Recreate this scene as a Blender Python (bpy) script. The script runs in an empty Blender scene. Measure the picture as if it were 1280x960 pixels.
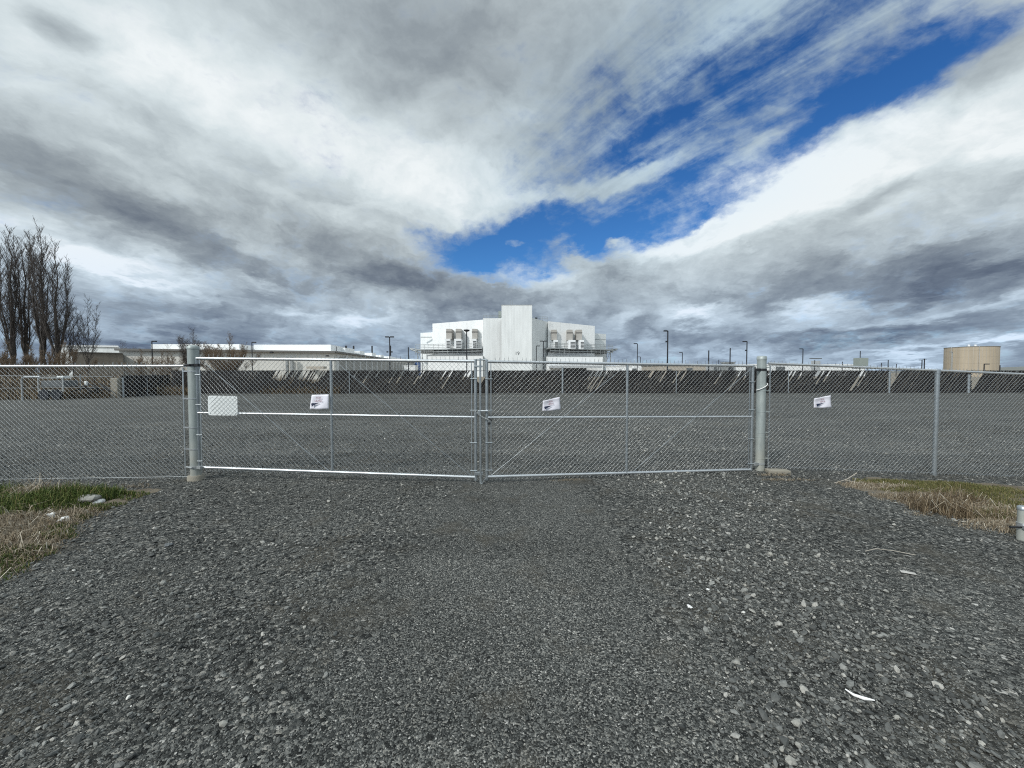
import bpy, math, random
import numpy as np
from mathutils import Vector, Matrix, Euler

random.seed(11)
RNG = np.random.default_rng(7)
R = math.radians
scene = bpy.context.scene
COL = scene.collection

# ------------------------------------------------------------------ camera
F, CX, CY = 485.0, 640.0, 480.0        # focal length and centre in the 1280 px photograph
CAM_H, PITCH = 1.75, math.atan(15 / 485.0)
cam_d = bpy.data.cameras.new('camera')
cam_d.sensor_width = 36.0
cam_d.lens = F / 1280.0 * 36.0
cam_d.clip_start = 0.05
cam_d.clip_end = 9000
cam = bpy.data.objects.new('camera', cam_d)
cam.location = (0, 0, CAM_H)
cam.rotation_euler = (math.pi / 2 - PITCH, 0, 0)
COL.objects.link(cam)
scene.camera = cam
scene.view_settings.view_transform = 'Standard'
scene.view_settings.look = 'None'
scene.view_settings.exposure = 0.0
scene.view_settings.gamma = 1.0
scene.cycles.use_denoising = False        # keeps the thin wires and grit crisp
scene.cycles.sample_clamp_direct = 3.0
scene.cycles.sample_clamp_indirect = 2.0
scene.cycles.max_bounces = 4
scene.cycles.diffuse_bounces = 2
scene.cycles.pixel_filter_type = 'BLACKMAN_HARRIS'
scene.cycles.filter_width = 1.1
scene.cycles.transparent_max_bounces = 8


def ray(px, py):
    """world direction seen at a photo pixel, scaled so that its y is 1"""
    x, y = (px - CX) / F, (CY - py) / F
    c, s = math.cos(PITCH), math.sin(PITCH)
    d = Vector((x, c + y * s, -s + y * c))
    return d / d.y


def at(px, py, Y):
    d = ray(px, py)
    return Vector((d.x * Y, Y, CAM_H + d.z * Y))


# ------------------------------------------------------------------ node helper
class NT:
    def __init__(self, tree):
        self.t = tree
        tree.nodes.clear()

    def n(self, typ, ins=None, **props):
        nd = self.t.nodes.new(typ)
        for k, v in props.items():
            setattr(nd, k, v)
        for k, v in (ins or {}).items():
            self.set(nd.inputs[k], v)
        return nd

    def set(self, sock, v):
        if isinstance(v, bpy.types.NodeSocket):
            self.t.links.new(v, sock)
        elif v is not None:
            sock.default_value = v

    def m(self, op, a, b=None, c=None, clamp=False):
        nd = self.n('ShaderNodeMath', operation=op, use_clamp=clamp)
        for i, v in enumerate((a, b, c)):
            if v is not None:
                self.set(nd.inputs[i], v)
        return nd.outputs[0]

    def v(self, op, a, b=None, scale=None):
        nd = self.n('ShaderNodeVectorMath', operation=op)
        self.set(nd.inputs[0], a)
        if b is not None:
            self.set(nd.inputs[1], b)
        if scale is not None:
            self.set(nd.inputs['Scale'], scale)
        return nd.outputs['Value'] if op in ('LENGTH', 'DOT_PRODUCT') else nd.outputs[0]

    def noise(self, vec, scale, detail=4, rough=0.5, dist=0.0, color=False):
        nd = self.n('ShaderNodeTexNoise', {'Vector': vec, 'Scale': scale, 'Detail': detail, 'Roughness': rough, 'Distortion': dist})
        return nd.outputs['Color' if color else 'Fac']

    def ramp(self, fac, stops, interp='LINEAR'):
        nd = self.n('ShaderNodeValToRGB', {'Fac': fac})
        cr = nd.color_ramp
        cr.interpolation = interp
        while len(cr.elements) < len(stops):
            cr.elements.new(0.5)
        for e, (p, c) in zip(cr.elements, stops):
            e.position = p
            e.color = (*c[:3], 1)
        return nd.outputs['Color']

    def mix(self, fac, a, b, mode='MIX'):
        nd = self.n('ShaderNodeMix', data_type='RGBA', blend_type=mode)
        self.set(nd.inputs[0], fac)
        for i, v in ((6, a), (7, b)):
            if isinstance(v, (tuple, list)):
                v = (*v[:3], 1)
            self.set(nd.inputs[i], v)
        return nd.outputs[2]

    def rng(self, v, a, b, c, d, interp='LINEAR'):
        nd = self.n('ShaderNodeMapRange', {'Value': v, 'From Min': a, 'From Max': b, 'To Min': c, 'To Max': d})
        nd.interpolation_type = interp
        return nd.outputs['Result']


def srgb(*c):
    return tuple(((x / 255) / 12.92 if x / 255 < 0.04045 else ((x / 255 + 0.055) / 1.055) ** 2.4) for x in c)


# ------------------------------------------------------------------ sun and sky
SUN = Vector((-0.54, -0.60, 0.63)).normalized()
sun_d = bpy.data.lights.new('sun', 'SUN')
sun_d.energy = 2.3
sun_d.angle = R(4.0)
sun_d.color = (1.0, 0.97, 0.925)
sun = bpy.data.objects.new('sun', sun_d)
sun.rotation_euler = SUN.to_track_quat('Z', 'Y').to_euler()
sun.location = (-30, -30, 60)
COL.objects.link(sun)

world = bpy.data.worlds.new('World')
scene.world = world
world.use_nodes = True


def build_sky():
    t = NT(world.node_tree)
    out = t.n('ShaderNodeOutputWorld')
    D = t.v('NORMALIZE', t.n('ShaderNodeTexCoord').outputs['Generated'])
    s = t.n('ShaderNodeSeparateXYZ', {0: D})
    dx, dy, dz = s.outputs
    # flat cloud-layer coordinates: clouds foreshorten and converge towards the horizon
    zc = t.m('ADD', t.m('MAXIMUM', dz, 0.0), 0.20)
    P = t.n('ShaderNodeCombineXYZ', {0: t.m('DIVIDE', dx, zc), 1: t.m('DIVIDE', dy, zc), 2: 0.0}).outputs[0]
    # conformal sky coordinates about north, where the big cloud banks are laid out
    den = t.m('ADD', t.m('MAXIMUM', dy, -0.9), 1.02)
    Q0 = t.n('ShaderNodeCombineXYZ', {0: t.m('DIVIDE', dx, den), 1: t.m('DIVIDE', dz, den), 2: 0.0}).outputs[0]
    w1 = t.v('SUBTRACT', t.noise(P, 0.9, 6, 0.62, color=True), (0.5, 0.5, 0.5))
    w2 = t.v('SUBTRACT', t.noise(t.v('MULTIPLY', P, (1.0, 0.6, 1.0)), 3.5, 6, 0.65, color=True), (0.5, 0.5, 0.5))
    W = t.v('ADD', t.v('SCALE', w1, scale=0.09), t.v('SCALE', w2, scale=0.045))
    Q = t.v('ADD', Q0, t.v('MULTIPLY', W, (1, 1, 0)))

    def qd(px, py):
        d = ray(px, py).normalized()
        return d.x / (1.02 + d.y), d.z / (1.02 + d.y)

    def blob(px, py, rx, ry, ang, amp, soft=1.0):
        u, v = qd(px, py)
        u2, v2 = qd(px + 4, py)
        sc = math.hypot(u2 - u, v2 - v) / 4
        u3, v3 = qd(px, py - 4)
        sv = math.hypot(u3 - u, v3 - v) / 4
        sc = (sc + sv) / 2
        mp = t.n('ShaderNodeMapping', {'Vector': Q, 'Location': (u, v, 0), 'Rotation': (0, 0, R(ang)), 'Scale': (rx * sc, ry * sc, 1)}, vector_type='TEXTURE')
        return t.rng(t.v('LENGTH', mp.outputs[0]), 0.0, 1.0, amp, 0.0, 'SMOOTHSTEP')

    def total(base, blobs):
        acc = base
        for b in blobs:
            acc = t.m('ADD', acc, blob(*b))
        return acc

    def streaks(dirx, diry, along, across, detail=6, rough=0.6, dist=0.3):
        a = math.atan2(diry, dirx)
        mp = t.n('ShaderNodeMapping', {'Vector': P, 'Rotation': (0, 0, a), 'Scale': (along, across, 1)}, vector_type='TEXTURE')
        return t.m('SUBTRACT', t.noise(mp.outputs[0], 1.0, detail, rough, dist), 0.5)

    # --- blue gap in the clouds: 1 = open sky
    gap = total(-0.10, [
        (645, 305, 200, 82, 2, 0.86), (705, 285, 220, 70, 12, 0.5), (595, 322, 110, 48, -30, 0.6), (800, 270, 170, 50, 22, 0.55),
        (930, 195, 190, 90, 33, 0.85), (1090, 120, 190, 82, 30, 1.30), (1190, 85, 130, 50, 25, 0.6),
        (860, 130, 310, 125, 33, 0.62), (730, 190, 230, 90, 33, 0.50), (1000, 60, 320, 80, 25, 0.50), (1260, 20, 140, 60, 10, 0.16), (780, 50, 240, 80, 35, 0.22), (1150, 30, 160, 50, 20, 0.2),
        (750, 226, 250, 19, 8, -0.62), (930, 205, 150, 24, 26, -0.55), (575, 258, 160, 40, 0, -0.55), (650, 308, 26, 9, 0, -0.6), (695, 304, 30, 10, 10, -0.4), (770, 299, 22, 9, 0, -0.6), (885, 285, 60, 24, 20, -0.5), (870, 265, 40, 14, 30, 0.5),
        (722, 322, 34, 20, 0, -0.65), (750, 340, 60, 20, 0, -0.5), (1030, 245, 340, 84, 28, -0.80), (870, 322, 200, 56, 12, -0.72), (700, 388, 280, 45, 0, -0.9),
        (330, 220, 60, 16, -10, 0.30), (320, 110, 200, 40, -20, 0.14),
    ])
    fib = streaks(0.77, -1.02, 1.7, 0.11, 7, 0.62, 0.5)
    iso = t.m('SUBTRACT', t.noise(P, 2.6, 9, 0.60, 0.5), 0.5)
    fine = t.m('SUBTRACT', t.noise(P, 8.0, 7, 0.62, 0.3), 0.5)
    puff = t.m('SUBTRACT', t.noise(t.v('MULTIPLY', Q, (1.0, 1.5, 1.0)), 9.0, 9, 0.58, 0.35), 0.5)
    puff2 = t.m('SUBTRACT', t.noise(t.v('MULTIPLY', Q, (1.0, 1.7, 1.0)), 26.0, 7, 0.60, 0.2), 0.5)
    puff3 = t.m('SUBTRACT', t.noise(t.v('MULTIPLY', Q0, (1.0, 1.5, 1.0)), 64.0, 5, 0.62, 0.3), 0.5)
    fz = blob(900, 100, 520, 260, 30, 1.0)
    gap = t.m('ADD', gap, t.m('MULTIPLY', t.m('MULTIPLY', fib, fz), 1.5))
    gap = t.m('ADD', gap, t.m('ADD', t.m('MULTIPLY', iso, 0.55), t.m('MULTIPLY', fine, 0.30)))
    gap = t.m('ADD', gap, t.m('ADD', t.m('MULTIPLY', puff, 1.15), t.m('ADD', t.m('MULTIPLY', puff2, 1.15), t.m('MULTIPLY', puff3, 0.55))))
    gap = t.rng(gap, -0.08, 1.05, 0.0, 1.0, 'SMOOTHSTEP')

    # --- cloud brightness: 0 dark base, 1 bright white
    br = total(0.645, [
        # upper left veil
        (160, 60, 440, 150, -15, 0.20), (90, 45, 60, 36, -25, -0.30), (30, 60, 60, 60, 0, 0.06),
        (530, 30, 280, 130, 0, -0.20), (700, 60, 200, 150, 0, -0.08), (520, 110, 140, 60, 0, -0.06),
        (400, 175, 330, 70, -24, 0.20), (560, 225, 200, 60, -12, 0.26), (250, 130, 200, 60, -20, 0.10), (60, 130, 160, 40, -15, 0.10), (200, 240, 120, 20, -20, 0.08),
        # long dark bank from left to centre
        (60, 205, 260, 60, -16, -0.18), (170, 275, 230, 44, -20, -0.24), (60, 255, 130, 30, -12, -0.15), (290, 325, 210, 40, -18, -0.22), (430, 315, 230, 60, -14, -0.20),
        (520, 360, 210, 40, -10, -0.30), (250, 335, 60, 18, -15, -0.2), (340, 245, 190, 30, -18, 0.08), (150, 205, 40, 12, -20, 0.12), (480, 285, 120, 20, -20, 0.10),
        # bright slit under it
        (110, 328, 130, 26, -8, 0.46), (40, 290, 90, 22, -10, 0.20), (200, 352, 120, 15, -10, 0.26), (170, 342, 55, 10, -8, -0.38), (330, 352, 60, 12, -8, 0.2),
        # low bank left
        (250, 392, 260, 30, -3, -0.26), (200, 422, 330, 26, 0, -0.28), (450, 398, 90, 15, 5, 0.40), (400, 385, 60, 10, 0, 0.2), (540, 392, 130, 24, 4, -0.2),
        (430, 425, 200, 14, 2, -0.12),
        # centre, above the white building
        (650, 345, 120, 22, -5, 0.26), (700, 372, 200, 30, 0, -0.14), (780, 410, 230, 26, 0, -0.22), (860, 392, 60, 18, 15, 0.32), (620, 400, 150, 22, 0, -0.14),
        # big cumulus on the right
        (900, 262, 180, 74, 12, 0.42), (1170, 185, 250, 110, 22, 0.34), (1010, 215, 160, 60, 28, 0.24), (1085, 258, 100, 26, 14, -0.30), (1270, 190, 90, 50, 20, 0.26), (1225, 110, 90, 40, 20, -0.14),
        (1130, 342, 300, 56, 5, -0.38), (1250, 355, 200, 60, 0, -0.26), (1220, 300, 160, 34, 6, -0.10), (960, 345, 140, 34, 4, -0.14), (830, 306, 100, 24, 0, 0.24), (790, 345, 100, 20, 0, -0.12),
        (1010, 378, 130, 16, 4, 0.24), (1180, 392, 180, 13, 3, 0.16), (880, 385, 100, 16, 5, 0.16),
        (1090, 415, 260, 24, 3, -0.34), (1250, 440, 60, 16, 3, 0.55), (1140, 447, 120, 10, 2, 0.30), (940, 448, 160, 12, 0, 0.16), (470, 445, 120, 10, 0, 0.12),
        # upper right cirrus
        (1000, 40, 330, 90, 20, -0.04), (760, 130, 200, 80, 35, -0.10), (1240, 60, 120, 60, 20, -0.08),
    ])
    rolls = streaks(1.0, 1.6, 1.1, 0.34, 7, 0.58, 0.7)
    lowz = t.rng(dz, 0.02, 0.5, 1.0, 0.55)
    br = t.m('ADD', br, t.m('MULTIPLY', t.m('MULTIPLY', rolls, 0.34), lowz))
    br = t.m('ADD', br, t.m('ADD', t.m('MULTIPLY', iso, 0.18), t.m('MULTIPLY', fine, 0.15)))
    # billows catch light on their upper side
    off = t.v('ADD', t.v('MULTIPLY', Q, (1.0, 1.5, 1.0)), (-0.010, 0.022, 0.0))
    relief = t.m('SUBTRACT', puff, t.m('SUBTRACT', t.noise(off, 9.0, 6, 0.58, 0.35), 0.5))
    br = t.m('ADD', br, t.m('MULTIPLY', relief, t.rng(dz, 0.03, 0.6, 0.95, 0.30)))
    br = t.m('SUBTRACT', br, t.rng(dz, 0.0, 0.14, 0.17, 0.0, 'SMOOTHSTEP'))
    pz = t.rng(dz, 0.05, 0.55, 1.0, 0.45)
    br = t.m('ADD', br, t.m('MULTIPLY', t.m('ADD', t.m('MULTIPLY', puff, 0.42), t.m('ADD', t.m('MULTIPLY', puff2, 0.28), t.m('MULTIPLY', puff3, 0.15))), pz))
    br = t.m('ADD', br, t.m('MULTIPLY', t.m('MULTIPLY', fib, fz), -0.40))
    cloud = t.ramp(br, [(0.0, srgb(86, 96, 112)), (0.2, srgb(113, 123, 135)), (0.42, srgb(149, 159, 166)), (0.62, srgb(185, 196, 201)), (0.82, srgb(214, 225, 229)), (1.0, srgb(239, 245, 247))])
    cloud = t.mix(t.m('MULTIPLY', fz, 0.8), cloud, t.mix(1.0, cloud, (0.80, 0.95, 1.08), 'MULTIPLY'))
    # low clouds take the blue of the long air path
    low = t.rng(dz, 0.0, 0.32, 0.72, 0.0, 'SMOOTHSTEP')
    cloud = t.mix(low, cloud, t.mix(1.0, cloud, (0.76, 0.90, 1.14), 'MULTIPLY'))

    sky = t.n('ShaderNodeTexSky', sky_type='NISHITA', sun_disc=False)
    sky.sun_elevation = math.asin(SUN.z)
    sky.sun_rotation = math.atan2(SUN.x, SUN.y)
    sky.ozone_density = 4.0
    sky.air_density = 1.0
    sky.dust_density = 0.2
    skyc = t.mix(1.0, sky.outputs[0], t.mix(t.rng(dz, 0.22, 0.55, 0.0, 1.0), (0.36, 0.70, 0.98), (0.22, 0.54, 0.88)), 'MULTIPLY')
    bg1 = t.n('ShaderNodeBackground', {'Color': skyc, 'Strength': 0.12})
    # extra cloud glow near the sun and overhead, added unseen to light the fence
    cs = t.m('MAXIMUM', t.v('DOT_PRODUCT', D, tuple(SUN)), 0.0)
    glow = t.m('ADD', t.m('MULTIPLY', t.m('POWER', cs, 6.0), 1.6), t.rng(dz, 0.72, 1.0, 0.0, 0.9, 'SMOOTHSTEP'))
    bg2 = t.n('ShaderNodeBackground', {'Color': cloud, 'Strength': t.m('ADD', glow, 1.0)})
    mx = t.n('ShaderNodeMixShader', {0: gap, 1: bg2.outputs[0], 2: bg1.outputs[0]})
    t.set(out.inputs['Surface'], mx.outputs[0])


build_sky()
world.cycles.sampling_method = 'MANUAL'
world.cycles.sample_map_resolution = 512

# ------------------------------------------------------------------ materials
MATS = {}


def mat(name, fn):
    m = bpy.data.materials.new(name)
    m.use_nodes = True
    t = NT(m.node_tree)
    out = t.n('ShaderNodeOutputMaterial')
    b = t.n('ShaderNodeBsdfPrincipled')
    t.set(out.inputs['Surface'], b.outputs[0])
    fn(t, b)
    MATS[name] = m
    return m


def obj_co(t):
    return t.n('ShaderNodeTexCoord').outputs['Object']


def pos(t):
    return t.n('ShaderNodeNewGeometry').outputs['Position']


def painted(name, col, rough=0.6, metal=0.0, var=0.12, scale=3.0, bump=0.0, bscale=40.0, spec=0.5):
    """a plain surface with slight wear: two noise scales over the colour"""
    def fn(t, b):
        p = pos(t)
        n1 = t.noise(p, scale, 5, 0.6)
        n2 = t.noise(p, scale * 9, 3, 0.6)
        f = t.m('ADD', t.m('MULTIPLY', n1, 0.65), t.m('MULTIPLY', n2, 0.35))
        g = t.rng(f, 0.25, 0.75, 1 - var, 1 + var)
        c = t.v('SCALE', (*col,), scale=g)
        t.set(b.inputs['Base Color'], c)
        t.set(b.inputs['Roughness'], t.rng(n2, 0.3, 0.7, max(0.05, rough - 0.08), min(1, rough + 0.08)))
        b.inputs['Metallic'].default_value = metal
        b.inputs['Specular IOR Level'].default_value = spec
        if bump:
            bp = t.n('ShaderNodeBump', {'Height': t.noise(p, bscale, 4, 0.6), 'Strength': bump, 'Distance': 0.02})
            t.set(b.inputs['Normal'], bp.outputs[0])
    return mat(name, fn)


def clad(name, col, pitch, var=0.06, rough=0.55, axis=None, depth=0.4):
    """ribbed wall cladding: vertical seams every `pitch` metres measured along the wall"""
    def fn(t, b):
        p = pos(t)
        s = t.n('ShaderNodeSeparateXYZ', {0: p})
        u = t.m('ADD', s.outputs[0], s.outputs[1])
        w = t.m('PINGPONG', t.m('DIVIDE', u, pitch), 0.5)
        seam = t.rng(w, 0.0, 0.05, 0.86, 1.0)
        st = t.noise(t.v('MULTIPLY', p, (1.0, 1.0, 0.12)), 0.9, 5, 0.6)
        g = t.m('MULTIPLY', t.rng(st, 0.3, 0.7, 1 - var, 1 + var), seam)
        t.set(b.inputs['Base Color'], t.v('SCALE', col, scale=g))
        b.inputs['Roughness'].default_value = rough
        bp = t.n('ShaderNodeBump', {'Height': seam, 'Strength': depth, 'Distance': 0.05})
        t.set(b.inputs['Normal'], bp.outputs[0])
    return mat(name, fn)


painted('galvanized', (0.42, 0.455, 0.47), 0.36, 0.75, 0.26, 7.0)
painted('galvanized_wire', (0.47, 0.49, 0.49), 0.34, 0.85, 0.10, 6.0)
painted('galvanized_bright', (0.62, 0.64, 0.65), 0.34, 0.8, 0.20, 9.0)


def _post(t, b):
    p = pos(t)
    z = t.n('ShaderNodeSeparateXYZ', {0: p}).outputs[2]
    n = t.noise(t.v('MULTIPLY', p, (1, 1, 0.25)), 9, 5, 0.65)
    base = t.mix(t.rng(n, 0.3, 0.7, 0, 1), (0.25, 0.29, 0.29), (0.44, 0.48, 0.46))
    dirt = t.m('MULTIPLY', t.rng(z, 0.0, 0.9, 0.55, 0.0, 'SMOOTHSTEP'), t.rng(t.noise(p, 6, 4), 0.3, 0.6, 0.4, 1.0))
    t.set(b.inputs['Base Color'], t.mix(dirt, base, (0.45, 0.42, 0.34)))
    b.inputs['Metallic'].default_value = 0.25
    b.inputs['Roughness'].default_value = 0.5


mat('post_steel', _post)
painted('dark_iron', (0.035, 0.037, 0.04), 0.5, 0.5, 0.2, 20)
painted('black_metal', (0.018, 0.02, 0.026), 0.45, 0.2, 0.15, 8)
painted('sign_white', (0.80, 0.83, 0.82), 0.4, 0.0, 0.04, 6)
painted('paper', (0.82, 0.81, 0.88), 0.7, 0.0, 0.03, 12)
painted('ink_dark', (0.02, 0.03, 0.07), 0.6)
painted('ink_red', (0.22, 0.06, 0.09), 0.6)
painted('concrete', (0.27, 0.25, 0.205), 0.9, 0, 0.22, 7, 0.4, 60)
painted('white_plastic', (0.8, 0.8, 0.78), 0.4)
painted('paper_scrap', (0.45, 0.44, 0.41), 0.8, 0, 0.2, 30)
painted('bare_wood', (0.36, 0.33, 0.28), 0.8, 0, 0.2, 12)
clad('white_panel', (0.80, 0.83, 0.83), 1.05, 0.09)
clad('white_flat', (0.84, 0.86, 0.86), 5.2, 0.05)
clad('cream_wall', (0.78, 0.77, 0.72), 6.0, 0.07)
clad('tan_wall', (0.42, 0.38, 0.32), 4.0, 0.1)
clad('brown_wall', (0.20, 0.178, 0.15), 1.2, 0.2, 0.8)
clad('grey_wall', (0.40, 0.42, 0.43), 1.3, 0.1)
clad('louver', (0.33, 0.33, 0.31), 0.9, 0.1, 0.6, depth=0.8)
painted('fascia', (0.17, 0.165, 0.155), 0.6)
painted('roof_white', (0.82, 0.84, 0.85), 0.6, 0, 0.03, 0.3)
painted('unit_tan', (0.40, 0.385, 0.355), 0.6, 0, 0.1, 1.0)
painted('grille_dark', (0.10, 0.11, 0.115), 0.6)
painted('steel_grey', (0.34, 0.36, 0.36), 0.5, 0.3, 0.1, 2.0)
painted('deck_dark', (0.10, 0.105, 0.11), 0.7)
painted('blue_panel', (0.09, 0.16, 0.36), 0.5)
painted('green_grey', (0.27, 0.31, 0.29), 0.6)


def _tank(t, b):
    p = pos(t)
    s = t.n('ShaderNodeSeparateXYZ', {0: p})
    hz = t.rng(t.m('PINGPONG', t.m('DIVIDE', s.outputs[2], 2.45), 0.5), 0.0, 0.03, 0.72, 1.0)
    st = t.noise(t.v('MULTIPLY', p, (1.0, 1.0, 0.05)), 0.7, 5, 0.6)
    g = t.m('MULTIPLY', hz, t.rng(st, 0.3, 0.7, 0.86, 1.12))
    t.set(b.inputs['Base Color'], t.v('SCALE', (0.42, 0.355, 0.265), scale=g))
    b.inputs['Roughness'].default_value = 0.6


mat('tank_paint', _tank)


def _slat(t, b):
    p = pos(t)
    n = t.noise(p, 3.0, 5, 0.7)
    rnd = t.n('ShaderNodeAttribute', attribute_name='tone').outputs['Fac']
    c = t.mix(rnd, (0.007, 0.007, 0.008), (0.024, 0.020, 0.018))
    t.set(b.inputs['Base Color'], t.v('SCALE', c, scale=t.rng(n, 0.3, 0.7, 0.7, 1.3)))
    b.inputs['Roughness'].default_value = 0.75
    b.inputs['Specular IOR Level'].default_value = 0.25


mat('dark_slat', _slat)


def _bark(t, b):
    n = t.noise(pos(t), 4, 5, 0.7)
    t.set(b.inputs['Base Color'], t.mix(n, (0.045, 0.037, 0.032), (0.11, 0.097, 0.088)))
    b.inputs['Roughness'].default_value = 0.9


mat('bark', _bark)
painted('twig', (0.078, 0.066, 0.060), 0.9, 0, 0.3, 2)
painted('twig_tan', (0.17, 0.125, 0.085), 0.9, 0, 0.3, 2)


def _hill(t, b):
    n = t.noise(pos(t), 0.01, 6, 0.6)
    t.set(b.inputs['Base Color'], t.mix(n, (0.13, 0.14, 0.13), (0.22, 0.22, 0.20)))
    b.inputs['Roughness'].default_value = 0.95


mat('hill_grass', _hill)

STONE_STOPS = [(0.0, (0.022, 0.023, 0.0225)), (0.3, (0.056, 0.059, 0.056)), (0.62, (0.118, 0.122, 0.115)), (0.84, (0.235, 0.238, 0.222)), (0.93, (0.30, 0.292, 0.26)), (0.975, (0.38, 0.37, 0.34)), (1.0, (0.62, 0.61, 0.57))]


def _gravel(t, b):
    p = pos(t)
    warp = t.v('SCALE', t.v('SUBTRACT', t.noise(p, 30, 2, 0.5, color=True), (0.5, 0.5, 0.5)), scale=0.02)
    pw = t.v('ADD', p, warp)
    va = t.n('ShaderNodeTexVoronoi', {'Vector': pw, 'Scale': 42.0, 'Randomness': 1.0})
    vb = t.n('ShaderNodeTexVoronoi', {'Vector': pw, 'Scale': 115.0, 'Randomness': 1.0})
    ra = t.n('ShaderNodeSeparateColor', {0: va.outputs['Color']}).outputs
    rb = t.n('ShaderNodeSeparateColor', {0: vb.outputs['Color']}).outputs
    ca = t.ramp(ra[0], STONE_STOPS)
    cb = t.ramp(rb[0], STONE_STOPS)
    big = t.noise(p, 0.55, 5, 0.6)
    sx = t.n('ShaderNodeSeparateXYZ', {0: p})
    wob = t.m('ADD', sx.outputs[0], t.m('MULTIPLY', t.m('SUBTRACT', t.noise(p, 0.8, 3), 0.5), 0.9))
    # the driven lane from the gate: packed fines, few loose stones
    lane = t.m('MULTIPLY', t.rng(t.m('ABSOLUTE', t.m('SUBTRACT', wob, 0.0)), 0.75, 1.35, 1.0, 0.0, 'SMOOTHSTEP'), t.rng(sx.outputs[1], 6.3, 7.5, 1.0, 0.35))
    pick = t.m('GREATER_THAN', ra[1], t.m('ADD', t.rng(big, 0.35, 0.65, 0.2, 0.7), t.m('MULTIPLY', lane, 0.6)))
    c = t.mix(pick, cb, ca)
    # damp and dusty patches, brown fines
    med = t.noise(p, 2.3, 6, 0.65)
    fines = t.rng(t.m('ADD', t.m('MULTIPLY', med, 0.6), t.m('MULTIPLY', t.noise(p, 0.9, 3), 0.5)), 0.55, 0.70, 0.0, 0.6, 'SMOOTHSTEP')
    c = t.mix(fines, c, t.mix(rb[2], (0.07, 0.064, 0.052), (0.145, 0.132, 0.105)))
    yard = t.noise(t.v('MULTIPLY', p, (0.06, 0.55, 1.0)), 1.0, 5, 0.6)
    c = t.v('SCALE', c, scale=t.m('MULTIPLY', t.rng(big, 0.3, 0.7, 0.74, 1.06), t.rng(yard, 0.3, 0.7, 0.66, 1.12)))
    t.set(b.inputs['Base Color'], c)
    b.inputs['Roughness'].default_value = 0.85
    b.inputs['Specular IOR Level'].default_value = 0.12
    h = t.m('ADD', t.m('MULTIPLY', va.outputs['Distance'], t.m('MULTIPLY', pick, -1.0)), t.m('MULTIPLY', vb.outputs['Distance'], -0.45))
    h = t.m('ADD', h, t.m('MULTIPLY', t.noise(p, 160, 3, 0.6), 0.35))
    bp = t.n('ShaderNodeBump', {'Height': h, 'Strength': 0.85, 'Distance': 0.018})
    t.set(b.inputs['Normal'], bp.outputs[0])


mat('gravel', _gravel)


def _stone(t, b):
    tone = t.n('ShaderNodeAttribute', attribute_name='tone').outputs['Fac']
    n = t.noise(pos(t), 90, 4, 0.6)
    c = t.ramp(tone, STONE_STOPS)
    t.set(b.inputs['Base Color'], t.v('SCALE', c, scale=t.rng(n, 0.3, 0.7, 0.78, 1.22)))
    b.inputs['Roughness'].default_value = 0.72
    b.inputs['Specular IOR Level'].default_value = 0.4


mat('loose_stone', _stone)


def _dirt(t, b):
    p = pos(t)
    n = t.noise(p, 1.6, 6, 0.65)
    n2 = t.noise(p, 35, 4, 0.65)
    f = t.m('ADD', t.m('MULTIPLY', n, 0.6), t.m('MULTIPLY', n2, 0.4))
    c = t.ramp(f, [(0.3, (0.05, 0.042, 0.032)), (0.45, (0.115, 0.092, 0.064)), (0.58, (0.20, 0.17, 0.125)), (0.72, (0.31, 0.275, 0.215))])
    t.set(b.inputs['Base Color'], c)
    b.inputs['Roughness'].default_value = 0.95
    bp = t.n('ShaderNodeBump', {'Height': n2, 'Strength': 0.8, 'Distance': 0.03})
    t.set(b.inputs['Normal'], bp.outputs[0])


mat('dirt', _dirt)
painted('dry_field', (0.20, 0.172, 0.13), 0.95, 0, 0.3, 0.4, 0.5, 8)


def _grass(stops):
    def fn(t, b):
        tone = t.n('ShaderNodeAttribute', attribute_name='tone').outputs['Fac']
        t.set(b.inputs['Base Color'], t.ramp(tone, stops))
        b.inputs['Roughness'].default_value = 0.7
        b.inputs['Specular IOR Level'].default_value = 0.25
    return fn


mat('green_grass', _grass([(0.0, (0.022, 0.038, 0.008)), (0.45, (0.065, 0.10, 0.02)), (0.75, (0.13, 0.155, 0.04)), (0.9, (0.25, 0.21, 0.09)), (1.0, (0.38, 0.31, 0.17))]))
mat('olive_grass', _grass([(0.0, (0.05, 0.06, 0.018)), (0.5, (0.12, 0.122, 0.042)), (0.8, (0.17, 0.145, 0.06)), (1.0, (0.28, 0.23, 0.13))]))
mat('straw', _grass([(0.0, (0.09, 0.065, 0.04)), (0.5, (0.24, 0.19, 0.125)), (0.85, (0.36, 0.31, 0.235)), (1.0, (0.50, 0.46, 0.38))]))
mat('russet', _grass([(0.0, (0.04, 0.028, 0.018)), (0.5, (0.125, 0.092, 0.055)), (0.8, (0.24, 0.18, 0.11)), (1.0, (0.42, 0.36, 0.25))]))


def _rock(t, b):
    n = t.noise(pos(t), 18, 5, 0.65)
    t.set(b.inputs['Base Color'], t.mix(n, (0.16, 0.16, 0.145), (0.36, 0.35, 0.32)))
    b.inputs['Roughness'].default_value = 0.85


mat('pale_rock', _rock)

# ------------------------------------------------------------------ mesh helpers
ORIGIN = {}


def tag(o, label=None, cat=None, group=None, kind=None):
    for k, v in (('label', label), ('category', cat), ('group', group), ('kind', kind)):
        if v:
            o[k] = v
    return o


def thing(name, loc, label, cat, group=None):
    o = bpy.data.objects.new(name, None)
    o.empty_display_size = 0.3
    o.location = loc
    COL.objects.link(o)
    ORIGIN[o.name] = Vector(loc)
    return tag(o, label, cat, group)


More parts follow.
